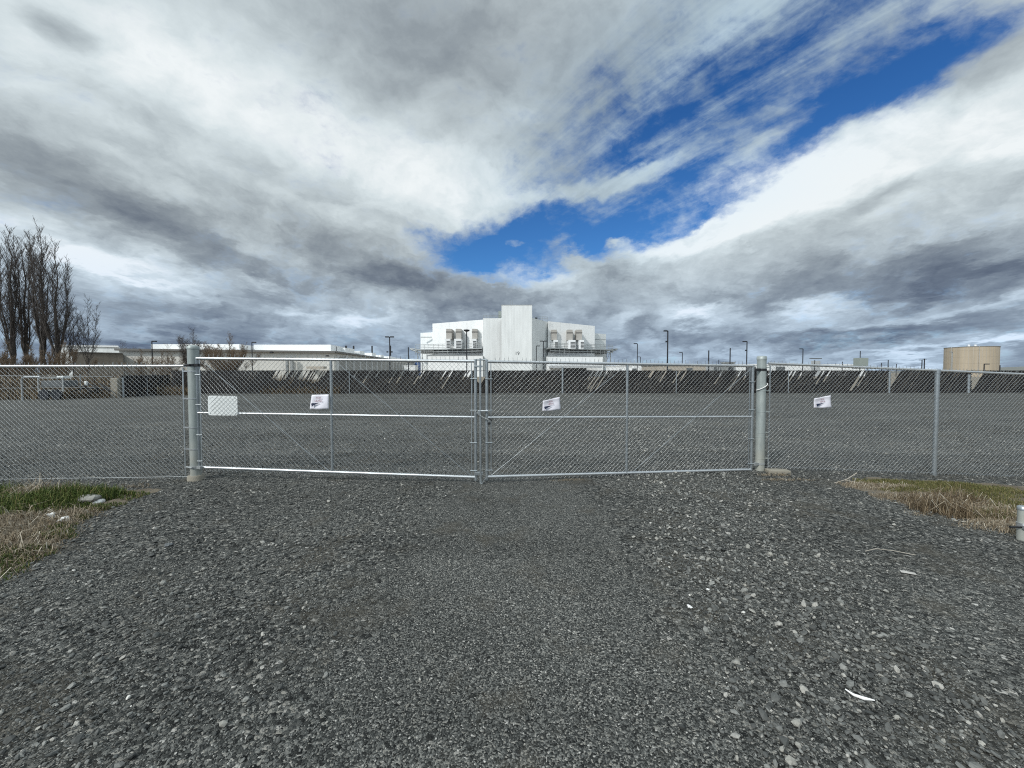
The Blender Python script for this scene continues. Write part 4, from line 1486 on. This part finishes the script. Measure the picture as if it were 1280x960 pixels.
bare_tree('bare_shrub', 'low leafless brown shrub before the cream wall, left of the left gate post', 208, 60, 430, 3.8, 15, 9, 'leafless shrubs before the cream building', 0.05, 0.06, 'twig_tan', 0.6, 0.7, 0.1, cat='shrub')
bare_tree('bare_shrub', 'small leafless shrub between the brown building and the leftmost lamp pole', 176, 60, 436, 2.8, 10, 10, 'leafless shrubs before the cream building', 0.1, 0.08, 'twig_tan', 0.5, 0.7, 0.1, cat='shrub')
bare_tree('bare_shrub', 'far leafless treetop behind the white roof on the left', 152, 130, 427, 5.0, 8, 12, None, 0.1, 0.2, dens=0.7, tk=1.2, trunk_r=0.16, cat='shrub')
for k, (px, tp, sd) in enumerate(((8, 425, 41), (38, 432, 42), (78, 428, 43))):
    bare_tree('undergrowth_shrub', ('tangled leafless undergrowth under the leftmost poplar', 'tangled leafless undergrowth between the second and third poplars', 'tangled leafless undergrowth at the foot of the right poplars')[k], px, 50, tp, 3.2, 11, sd, 'undergrowth below the poplars', 0.3, 0.05, 'twig_tan', 1.2, 0.8, 0.1, cat='shrub')


# ------------------------------------------------------------------ buildings on the left
def X_at(px, Y):
    return (px - CX) / F * Y


def Z_at(py, Y):
    return at(640, py, Y).z


t_ = thing('warehouse', (X_at(300, 86), 86, 0), 'long low cream warehouse with a dark roof edge behind the bare shrubs', 'warehouse')
pa, pb, pc, pd = (X_at(150, 80), 80), (X_at(418, 90), 90), (X_at(516, 190), 190), (X_at(330, 190), 190)
zt = 6.35
MB().prism([pa, pb, pc, pd], -0.1, zt).build('wall', 'cream_wall', t_)
# right-hand long side carries grey louvred bays
v1, v2 = Vector((pb[0], pb[1], 0)), Vector((pc[0], pc[1], 0))
u = (v2 - v1).normalized()
nv = Vector((u.y, -u.x, 0))
mb, cols = MB(), MB()
Ls = (v2 - v1).length
k = 0
s = 1.5
while s < Ls - 5:
    p = v1 + u * (s + 2.6) + nv * 0.12
    ang = math.atan2(u.y, u.x)
    mb.box((p.x, p.y, 2.9), (5.0, 0.2, 4.9), ang)
    q = v1 + u * (s - 0.05) + nv * 0.2
    MB().box((q.x, q.y, 2.9), (0.35, 0.45, 5.6), ang).build('pilaster', 'white_flat', t_)
    s += 5.6
mb.build('louvre_bay', 'louver', t_)
fa = MB()
for a, b in ((pa, pb), (pb, pc)):
    a, b = Vector((*a, 0)), Vector((*b, 0))
    d = (b - a).normalized()
    c = (a + b) / 2 + Vector((d.y, -d.x, 0)) * 0.35
    fa.box((c.x, c.y, zt + (0.0 if a.y < 85 else 0.004)), ((b - a).length + 0.7, 0.9, 0.42), math.atan2(d.y, d.x))
fa.build('roof_edge', 'fascia', t_)
rf = MB()
for px0, px1, py, Y, dep in ((318, 414, 430.8, 100, 20), (190, 300, 430.2, 95, 20)):
    x0, x1 = X_at(px0, Y), X_at(px1, Y)
    rf.prism([(x0, Y), (x1, Y), (x1 - 2, Y + dep), (x0, Y + dep)], zt - 0.3, Z_at(py, Y))
rf.build('roof_parapet', 'roof_white', t_)
for px0, px1, py, Y in ((417, 432, 434.8, 108), (437, 450, 438.6, 121), (453, 465, 441, 135), (467.5, 476, 443.6, 150), (478, 487, 445.4, 166)):
    x0, x1 = X_at(px0, Y), X_at(px1, Y)
    MB().prism([(x0, Y), (x1, Y), (x1, Y + 4), (x0, Y + 4)], zt - 0.2, Z_at(py, Y)).build('rooftop_unit', 'roof_white', t_)
for px, py, Y in ((433, 433, 110), (442.5, 433, 123), (465.5, 433, 138), (420, 434, 104)):
    MB().box((X_at(px, Y), Y, (zt + Z_at(py, Y)) / 2), (0.4, 0.4, Z_at(py, Y) - zt + 0.4)).build('vent_pipe', 'black_metal', t_)
for px, py in ((341, 440.5), (410, 445)):
    p = at(px, py, 86.7)
    MB().box((p.x, p.y - 0.4, p.z), (0.6, 0.5, 0.3)).build('wall_light', 'black_metal', t_)
p = at(398, 459.5, 88.4)
MB().box((p.x, p.y - 0.8, p.z), (3.8, 1.6, 0.5)).build('canopy', 'tan_wall', t_)
for px in (360, 366):
    p = at(px, 457, 87.3)
    MB().box((p.x, p.y - 0.3, 2.5), (0.45, 0.5, 5.0)).build('downpipe', 'steel_grey', t_)

t_ = thing('brown_building', (X_at(125, 70), 70, 0), 'low dark brown building behind the thin bare tree', 'building')
MB().prism([(X_at(92, 68), 68), (X_at(155, 72), 72), (X_at(155, 88), 88), (X_at(92, 88), 88)], -0.1, Z_at(441.5, 70)).build('wall', 'brown_wall', t_)
MB().prism([(X_at(92, 68) - .2, 67.8), (X_at(155.4, 72), 71.8), (X_at(155.4, 88), 88.2), (X_at(92, 88) - .3, 88.2)], Z_at(441.4, 70), Z_at(440.4, 70)).build('roof_edge', 'fascia', t_)
t_ = thing('pale_shed', (X_at(112, 100), 100, 0), 'pale shed roof rising behind the low brown building', 'shed')
MB().prism([(X_at(70, 100), 100), (X_at(150, 104), 104), (X_at(150, 120), 120), (X_at(70, 120), 120)], -0.1, Z_at(433.5, 102)).build('wall', 'white_panel', t_)
MB().prism([(X_at(69, 100), 99.7), (X_at(150.5, 104), 103.7), (X_at(150.5, 120), 120.3), (X_at(69, 120), 120.3)], Z_at(433.4, 102), Z_at(431.5, 102)).build('roof', 'roof_white', t_)


# ------------------------------------------------------------------ white cold store in the centre
t_ = thing('cold_store', (X_at(645, 150), 150, 0), 'tall white windowless cold store with a square tower in the middle', 'industrial building')
TW0, TW1, TY = X_at(627, 142), X_at(665, 142), 142
MB().prism([(TW0, TY), (TW1, TY), (X_at(686, 154), 154), (X_at(686, 154) - 1, 170), (TW0, 170)], -0.1, [Z_at(382, TY), Z_at(382, TY), Z_at(382, TY) - 0.0, Z_at(382, TY), Z_at(382, TY)][0] if False else Z_at(401, 150)).build('tower_base', 'white_panel', t_)
MB().prism([(TW0, TY - 0.02), (TW1, TY - 0.02), (TW1 + 0.3, TY + 12), (TW0, TY + 12)], -0.1, Z_at(381.5, TY)).build('tower', 'white_panel', t_)
MB().prism([(TW0 - 0.08, TY - 0.1), (TW1 + 0.08, TY - 0.1), (TW1 + 0.35, TY + 12.1), (TW0 - 0.08, TY + 12.1)], Z_at(381.5, TY), Z_at(380.9, TY)).build('tower_coping', 'steel_grey', t_)
MB().prism([(X_at(604, 146), 146), (TW0 - 0.02, 146), (TW0 - 0.02, 170), (X_at(604, 146), 170)], -0.1, Z_at(397.8, 146)).build('left_block', 'white_panel', t_)
wl = [(X_at(541, 157), 157), (X_at(604, 151), 151), (X_at(604, 151), 185), (X_at(541, 157), 185)]
MB().prism(wl, -0.1, [Z_at(404.5, 157), Z_at(399.5, 151), Z_at(399.5, 151), Z_at(404.5, 157)]).build('left_wing', 'white_flat', t_)
wr = [(X_at(685, 151), 151), (X_at(743, 157.5), 157.5), (X_at(743, 157.5), 185), (X_at(685, 151), 185)]
MB().prism(wr, -0.1, [Z_at(401.5, 151), Z_at(407.5, 157.5), Z_at(407.5, 157.5), Z_at(401.5, 151)]).build('right_wing', 'white_flat', t_)
MB().prism([(X_at(526, 164), 164), (X_at(541, 157) + .1, 161), (X_at(541, 157) + .1, 185), (X_at(526, 164), 185)], -0.1, Z_at(415.5, 162)).build('left_annexe', 'white_panel', t_)
MB().prism([(X_at(742.5, 157.5), 161), (X_at(757, 165), 165), (X_at(757, 165), 185), (X_at(742.5, 157.5), 185)], -0.1, Z_at(417, 163)).build('right_annexe', 'white_panel', t_)
bd = MB()
for (a, b, Y, py) in ((526.5, 540, 160.6, 421.5), (743.5, 756.5, 160.6, 424.5)):
    x0, x1 = X_at(a, Y), X_at(b, Y)
    bd.box(((x0 + x1) / 2, Y - 0.1, Z_at(py, Y)), (x1 - x0, 0.5, 0.3))
bd.build('trim_band', 'steel_grey', t_)
# decks with railings in front of the wings
for side, (p0, p1, Y0, Y1) in (('l', (521, 604, 157, 147)), ('r', (686, 764, 147, 160))):
    a, b = Vector((X_at(p0, Y0), Y0, 0)), Vector((X_at(p1, Y1), Y1, 0))
    d = (b - a).normalized()
    nv = Vector((d.y, -d.x, 0))
    ang = math.atan2(d.y, d.x)
    L = (b - a).length
    zd = Z_at(436.5, (Y0 + Y1) / 2)
    c = (a + b) / 2
    MB().box((c.x - nv.x * 1.5, c.y - nv.y * 1.5, zd), (L, 5.0, 0.45), ang).build('deck', 'steel_grey', t_)
    MB().box((c.x - nv.x * 2.2, c.y - nv.y * 2.2, zd - 0.95), (L * 0.9, 3.0, 0.9), ang).build('deck_underside', 'deck_dark', t_)
    rl = MB()
    for h in (0.75, 1.45, 2.0):
        rl.tube([a + nv * 0.9 + Vector((0, 0, zd + h)), b + nv * 0.9 + Vector((0, 0, zd + h))], 0.085, 5)
    n = int(L / 2.0)
    for k in range(n + 1):
        p = a.lerp(b, k / n) + nv * 0.9
        rl.tube([p + Vector((0, 0, zd - 1.9)), p + Vector((0, 0, zd + 2.05))], 0.075, 5)
    rl.tube([a + nv * 0.88 + Vector((0, 0, zd - 1.0)), b + nv * 0.88 + Vector((0, 0, zd - 1.0))], 0.14, 5)
    rl.build('railing', 'steel_grey', t_)
    # leg trestle at the open end
    lg = MB()
    e = a if side == 'l' else b
    s = 1 if side == 'l' else -1
    for k in (0.5, 2.6, 4.8):
        p = e + d * s * k
        lg.tube([p + Vector((0, 0, -0.1)), p + Vector((0, 0, zd))], 0.16, 6)
    p, q = e + d * s * 0.5, e + d * s * 4.8
    lg.tube([p + Vector((0, 0, zd - 0.2)), q + Vector((0, 0, 1))], 0.11, 5)
    lg.tube([e - d * s * 3.0 + Vector((0, 0, zd + 0.4)), e + Vector((0, 0, zd - 0.6))], 0.3, 5)
    lg.tube([e - d * s * 3.0 + Vector((0, 0, zd + 0.6)), e + Vector((0, 0, zd + 0.3))], 0.2, 5)
    lg.build('trestle', 'steel_grey', t_)
# lower projecting walls
MB().prism([(X_at(535, 146), 146), (X_at(603.5, 144), 144), (X_at(603.5, 144), 156), (X_at(535, 146), 156)], -0.1, Z_at(444.5, 145)).build('left_lower_wall', 'white_flat', t_)
MB().prism([(X_at(534.6, 146), 145.8), (X_at(603.8, 144), 143.8), (X_at(603.8, 144), 144.6), (X_at(534.6, 146), 146.6)], Z_at(444.4, 145), Z_at(443.6, 145)).build('left_wall_coping', 'steel_grey', t_)
MB().prism([(X_at(684, 144), 144), (X_at(753.5, 146), 146), (X_at(753.5, 146), 156), (X_at(684, 144), 156)], -0.1, Z_at(445.5, 145)).build('right_lower_wall', 'white_flat', t_)
MB().prism([(X_at(683.6, 144), 143.8), (X_at(754, 146), 145.8), (X_at(754, 146), 146.6), (X_at(683.6, 144), 144.6)], Z_at(445.4, 145), Z_at(444.6, 145)).build('right_wall_coping', 'steel_grey', t_)
MB().box((X_at(719, 142), 142, Z_at(458.6, 142)), (X_at(752, 142) - X_at(688, 142), 4, 0.9)).build('dock_canopy', 'grey_wall', t_)
MB().box((X_at(718, 143.9), 143.9, 1.9), (X_at(733, 144) - X_at(703, 144), 0.4, 3.9)).build('dock_opening', 'deck_dark', t_)


# air handlers on the wings
def handler(px0, px1, tall_top, tall_bot, low_px0, low_px1, low_top, low_bot, Y, yl):
    x0, x1 = X_at(px0, Y), X_at(px1, Y)
    u_ = MB().prism([(x0, Y), (x1, Y), (x1, Y + 7), (x0, Y + 7)], Z_at(tall_bot, Y), Z_at(tall_top, Y)).build('air_handler', 'unit_tan', t_)
    cap = MB().prism([(x0 - 0.1, Y - 0.1), (x1 + 0.1, Y - 0.1), (x1 + 0.1, Y + 1), (x0 - 0.1, Y + 1)], Z_at(tall_top + 4.5, Y), Z_at(tall_top + 3.2, Y)).build('band', 'fascia', u_)
    x0, x1 = X_at(low_px0, yl), X_at(low_px1, yl)
    z0, z1 = Z_at(low_bot, yl), Z_at(low_top, yl)
    lo = MB().prism([(x0, yl), (x1, yl), (x1, yl + 4), (x0, yl + 4)], z0, z1).build('condenser', 'roof_white', t_)
    g = MB()
    for k in range(5):
        z = z0 + (z1 - z0) * (0.08 + 0.155 * k)
        g.box(((x0 + x1) / 2 + 0.12 * (x1 - x0), yl - 0.03, z + 0.1), ((x1 - x0) * 0.68, 0.08, (z1 - z0) * 0.095))
    g.build('grille', 'grille_dark', lo)


for px0, px1, l0, l1 in ((558, 564.8, 556.8, 562.6), (570, 576.6, 568, 576.8), (590.3, 596.8, 589.8, 595.4)):
    handler(px0, px1, 411, 424, l0, l1, 423.5, 435.5, 149.5, 147.3)
for px0, px1, l0, l1 in ((689, 695.8, 692, 697.4), (709, 715.6, 710.5, 719.2), (720.3, 727.2, 724, 729.8)):
    handler(px0, px1, 412, 425, l0, l1, 425, 436, 150.5, 148.3)
rl = MB()
for a, b, Y, zt_, zb_ in ((604.5, 626, 146.3, 394.2, 397.8), (666, 684, 149, 396, 400.5)):
    x0, x1 = X_at(a, Y), X_at(b, Y)
    for zz in (zt_, (zt_ + zb_) / 2):
        rl.tube([(x0, Y, Z_at(zz, Y)), (x1, Y, Z_at(zz, Y))], 0.05, 4)
    for k in range(7):
        x = x0 + (x1 - x0) * k / 6
        rl.tube([(x, Y, Z_at(zb_ + .5, Y)), (x, Y, Z_at(zt_, Y))], 0.045, 4)
rl.build('roof_railing', 'steel_grey', t_)
MB().box((X_at(625, 147), 147, Z_at(393.5, 147)), (1.1, 1.0, Z_at(389.2, 147) - Z_at(397.8, 147))).build('roof_box', 'green_grey', t_)
MB().box((X_at(669.8, 150), 149.6, Z_at(398, 150)), (0.9, 0.8, 0.5)).build('flood_light', 'black_metal', t_)
mb = MB()
for px in (638, 640.5):
    mb.tube([(X_at(px, 143), 143, Z_at(381, 143)), (X_at(px, 143), 143, Z_at(375.5, 143))], 0.05, 4)
mb.build('antenna', 'steel_grey', t_)
text_mesh('19', 1.75, 'grille_dark', t_, Vector((X_at(646.5, 142), 141.9, Z_at(443.6, 142))), Vector((1, 0, 0)), Vector((0, 0, 1)))


# ------------------------------------------------------------------ other buildings in the background
def block(name, label, cat, px0, px1, py, Y, dep, wall, roof='roof_white', trim=0.5, tilt=0.0):
    x0, x1 = X_at(px0, Y), X_at(px1, Y)
    z = Z_at(py, Y)
    o = thing(name, ((x0 + x1) / 2, Y, 0), label, cat)
    MB().prism([(x0, Y), (x1, Y + tilt), (x1, Y + dep), (x0, Y + dep)], -0.1, z - trim).build('wall', wall, o)
    MB().prism([(x0 - .2, Y - .2), (x1 + .2, Y + tilt - .2), (x1 + .2, Y + dep + .2), (x0 - .2, Y + dep + .2)], z - trim, z).build('roof', roof, o)
    return o, x0, x1, z


def openings(o, x0, x1, Y, specs, m='grille_dark'):
    for f0, f1, z0, z1 in specs:
        MB().box((x0 + (x1 - x0) * (f0 + f1) / 2, Y - 0.05, (z0 + z1) / 2), ((x1 - x0) * (f1 - f0), 0.3, z1 - z0)).build('door', m, o)


o, x0, x1, z = block('white_annexe', 'plain white block right behind the louvred side of the warehouse', 'building', 462, 486, 446, 172, 20, 'white_flat')
openings(o, x0, x1, 172, [(0.1, 0.2, 0, 2.4)])
o, x0, x1, z = block('grey_shed', 'pale grey shed behind the double headed lamp', 'shed', 486, 512, 452.5, 185, 25, 'grey_wall')
openings(o, x0, x1, 185, [(0.3, 0.5, 0, 4)])
o, x0, x1, z = block('blue_building', 'small blue building left of the cold store', 'building', 503, 524, 451.5, 195, 20, 'blue_panel', 'grey_wall')
openings(o, x0, x1, 195, [(0.5, 0.7, 0, 4)], 'white_flat')
o, x0, x1, z = block('white_tank_box', 'small white box in front of the blue building', 'container', 505, 519, 456.5, 150, 5, 'white_flat', trim=0.2)
openings(o, x0, x1, 150, [(0.2, 0.45, 0, 3)], 'grey_wall')
o, x0, x1, z = block('white_trailer', 'white box trailer right of the cold store', 'trailer', 760, 790, 457, 130, 3, 'white_flat', trim=0.3)
openings(o, x0, x1, 130, [(0.45, 0.5, 0.6, 2.8), (0.75, 0.8, 0.6, 2.8)], 'grey_wall')
o, x0, x1, z = block('white_shed', 'white shed behind the tallest lamp', 'shed', 782, 822, 455, 138, 12, 'white_flat', trim=0.4)
openings(o, x0, x1, 138, [(0.2, 0.35, 0, 3)])
o, x0, x1, z = block('tan_building', 'long tan building left of the right gate post', 'building', 822, 882, 456, 120, 15, 'tan_wall', 'fascia', 0.3)
openings(o, x0, x1, 120, [(0.2, 0.28, 0, 2.6), (0.6, 0.72, 0, 3)])
o, x0, x1, z = block('grey_building', 'grey building with small windows beside the right gate post', 'building', 880, 920, 455.5, 130, 15, 'grey_wall', 'fascia', 0.3)
openings(o, x0, x1, 130, [(0.3, 0.4, 2, 3.4), (0.5, 0.6, 2, 3.4), (0.7, 0.8, 2, 3.4)])
o, x0, x1, z = block('rooftop_cooler', 'grey cooler box on legs beside the dark pole left of the right gate post', 'cooler', 908, 918, 452.5, 116, 3, 'steel_grey', 'steel_grey', 0.2)
openings(o, x0, x1, 116, [(0.2, 0.8, 1.0, 4.0)])
o, x0, x1, z = block('white_warehouse', 'long white warehouse showing over the sloping fence right of the gate', 'warehouse', 916, 1098, 455, 160, 30, 'white_flat', 'roof_white', 0.5, tilt=6)
openings(o, x0, x1, 160.4, [(0.1, 0.16, 0, 4), (0.3, 0.36, 0, 4), (0.55, 0.6, 0, 4)])
for px, w, h in ((1019, 2.6, 5.0),):
    MB().box((X_at(px, 158), 158, (z + 1.2) / 2), (w, 1.6, z + 1.2)).build('stair_tower', 'grey_wall', o)
    MB().box((X_at(px, 158), 158, z + 2.2), (w * 1.5, 1.6, 0.3)).build('tower_top', 'grille_dark', o)
# green-grey tank box with an aerial
Y = 110
x0, x1 = X_at(1074.5, Y), X_at(1085, Y)
t_ = thing('elevated_box', (x0, Y, 0), 'green grey box raised on legs with a dark aerial, right of the gate', 'equipment box')
MB().prism([(x0, Y), (x1, Y), (x1, Y + 2.2), (x0, Y + 2.2)], Z_at(457.5, Y), Z_at(447.3, Y)).build('housing', 'green_grey', t_, bevel=0.05)
MB().box(((x0 + x1) / 2, Y + 1, Z_at(459.5, Y)), (2.9, 2.6, 0.6)).build('platform', 'grille_dark', t_)
for x in (x0 + 0.1, x1 - 0.1):
    MB().tube([(x, Y + .2, -0.1), (x, Y + .2, Z_at(459, Y))], 0.1, 6).build('leg', 'steel_grey', t_)
MB().tube([((x0 + x1) / 2 - .3, Y + 1, Z_at(448, Y)), ((x0 + x1) / 2 - .3, Y + 1, Z_at(438.5, Y))], 0.1, 6).build('aerial', 'black_metal', t_)

# water tank
Y = 150
cx_ = X_at(1212.5, Y)
rt = (X_at(1247, Y) - X_at(1178, Y)) / 2 / math.sqrt(1 + (cx_ / Y) ** 2) * 1.02
t_ = thing('water_tank', (cx_, Y, 0), 'large round tan water tank on the right horizon', 'water tank')
ztk = Z_at(434.5, Y)
MB().cyl((cx_, Y), rt, -0.1, ztk, 64).build('shell', 'tank_paint', t_)
MB().tube([(cx_, Y, ztk), (cx_, Y, ztk + 0.15), (cx_, Y, ztk + 0.55)], [rt + 0.12, rt + 0.12, 0.5], 64).build('roof', 'fascia', t_)
sm = MB()
for k in range(40):
    a = 2 * math.pi * k / 40
    sm.box((cx_ + math.cos(a) * rt, Y + math.sin(a) * rt, ztk / 2), (0.05, 0.12, ztk - 0.1), a)
sm.build('seam', 'tan_wall', t_)
for px in (1189, 1224):
    d = ray(px, 450)
    a_ = d.x * d.x + 1
    b_ = -2 * (cx_ * d.x + Y)
    c_ = cx_ ** 2 + Y ** 2 - (rt + 0.2) ** 2
    yy = (-b_ - math.sqrt(b_ * b_ - 4 * a_ * c_)) / (2 * a_)
    MB().tube([(d.x * yy, yy, 0), (d.x * yy, yy, ztk + .2)], 0.10, 6).build('ladder_pipe', 'unit_tan', t_)
mb = MB()
for px in (1202, 1210):
    mb.cyl((X_at(px, Y), Y - 2), 0.35, ztk, ztk + 1.0, 10)
mb.build('roof_vent', 'roof_white', t_)


# ------------------------------------------------------------------ lamp poles
def lamp_pole(label, px, py, Y, heads, w=0.2, extra=None, base=0.0, m='black_metal', hl=None, name='lamp_pole'):
    p = at(px, py, Y)
    o = thing(name, (p.x, Y, 0), label, 'lamp pole' if name == 'lamp_pole' else 'pole', 'lamp poles beyond the lot' if name == 'lamp_pole' else 'plain poles beyond the lot')
    MB().tube([(p.x, Y, -0.1), (p.x, Y, p.z)], [w / 2 * 1.15, w / 2], 8).build('pole', m, o)
    hl = hl or 0.95
    for h in heads:
        if h == 'round':
            MB().tube([(p.x, Y, p.z - 0.1), (p.x, Y, p.z + 0.12), (p.x, Y, p.z + 0.35), (p.x, Y, p.z + 0.42)], [0.35, 0.75, 0.7, 0.3], 14).build('lamp_head', m, o)
        else:
            s = -1 if h == 'l' else 1
            MB().box((p.x + s * (hl / 2 + 0.1), Y, p.z - 0.02), (hl, 0.4, 0.22)).build('lamp_head', m, o, bevel=0.03)
    if extra == 'camera':
        z = p.z - 3.0
        MB().box((p.x + 0.12, Y - .1, z + 0.3), (0.32, 0.3, 2.0)).build('speaker', m, o, bevel=0.05)
        mb = MB()
        for s in (-1, 1):
            mb.box((p.x + s * 0.42, Y - .1, z + .05), (0.3, 0.25, 0.25))
        mb.build('camera', m, o)
    if extra == 'small':
        z = p.z - 2.0 - 0.0 * Y
        MB().box((p.x - 0.22, Y, z), (0.35, 0.2, 0.25)).build('camera', m, o)
    return o


lamp_pole('lamp pole with a head to the right, left of the left gate post', 189.8, 426.5, 74, ('r',), 0.17, hl=0.75)
lamp_pole('lamp pole with a head to the right, before the cream warehouse', 314.8, 427.8, 82, ('r',), 0.17, hl=0.75)
lamp_pole('double headed lamp pole with loudspeaker and cameras halfway up', 487, 421, 76, ('l', 'r'), 0.2, 'camera', hl=0.75)
lamp_pole('lamp pole with a round flat head before the left wing of the cold store', 583.3, 414, 95, ('round',), 0.24, m='black_metal')
lamp_pole('double headed lamp pole before the shaded side of the white tower', 679.3, 426.3, 100, ('l', 'r'), 0.2, hl=0.85)
lamp_pole('short lamp pole with a head to the right before the white tower', 670.4, 432.3, 105, ('r',), 0.2, hl=0.9)
lamp_pole('slim lamp pole with a head to the left, first right of the cold store', 796.8, 429.5, 100, ('l',), 0.2, hl=0.85)
lamp_pole('tallest dark lamp pole, standing behind the right gate leaf', 834.8, 413.5, 72, ('l',), 0.24, 'small', hl=0.65)
lamp_pole('small distant lamp pole with a head to the left, right of the tallest one', 853, 440.5, 140, ('l',), 0.26, hl=1.0)
lamp_pole('lamp pole with a head to the left, just left of the right gate post', 933.8, 426.8, 88, ('l',), 0.22, 'small', hl=0.85)
lamp_pole('lamp pole with a head to the left above the fence right of the gate', 1003.8, 436, 110, ('l',), 0.22, hl=0.85)
lamp_pole('tiny far lamp pole close behind the slim lamp pole by the cold store', 800.5, 446, 190, ('l',), 0.3, hl=1.1)
lamp_pole('tiny lamp pole with its head to the left, left of the water tank', 1152.6, 450, 150, ('l',), 0.3, hl=1.0)
lamp_pole('small lamp pole with a head to the left before the tank shell', 1190.5, 440, 118, ('l',), 0.2, hl=0.6, m='steel_grey')
lamp_pole('low lamp pole with a head to the right before the tank shell', 1230.3, 455, 100, ('r',), 0.22, hl=1.1, m='black_metal')
lamp_pole('plain dark pole left of the blue building', 510.4, 434, 100, (), 0.24, name='bare_pole')
lamp_pole('plain dark pole above the grey building left of the right gate post', 886, 438, 110, (), 0.32, name='bare_pole')
lamp_pole('plain dark pole above the cooler box left of the right gate post', 912.8, 435, 114, (), 0.3, name='bare_pole')
lamp_pole('short thin pole between the two dark poles left of the right gate post', 898.5, 449.5, 130, (), 0.2, name='bare_pole')
lamp_pole('plain thin pole close behind the sloping fence right of the gate', 1018.5, 450, 120, (), 0.2, name='bare_pole')
lamp_pole('plain thin pole left of the raised green grey box', 1053, 452, 120, (), 0.2, name='bare_pole')
lamp_pole('plain thin pole first right of the raised green grey box', 1102, 453.5, 130, (), 0.2, name='bare_pole')
lamp_pole('plain thin pole right of the raised box above the pale fence post', 1110.3, 450, 130, (), 0.24, name='bare_pole')
lamp_pole('plain short pole midway between the raised box and the water tank', 1120.5, 455, 140, (), 0.22, name='bare_pole')
lamp_pole('plain dark pole at the right edge of the water tank', 1250, 456.5, 120, (), 0.25, name='bare_pole')
p = at(1155.6, 448.3, 140)
t_ = thing('utility_pole', (p.x, 140, 0), 'wooden utility pole with a crossarm left of the water tank', 'utility pole')
MB().tube([(p.x, 140, -.1), (p.x, 140, p.z)], 0.17, 6).build('pole', 'black_metal', t_)
MB().box((p.x, 140, p.z - 0.2), (1.6, 0.15, 0.15)).build('crossarm', 'black_metal', t_)
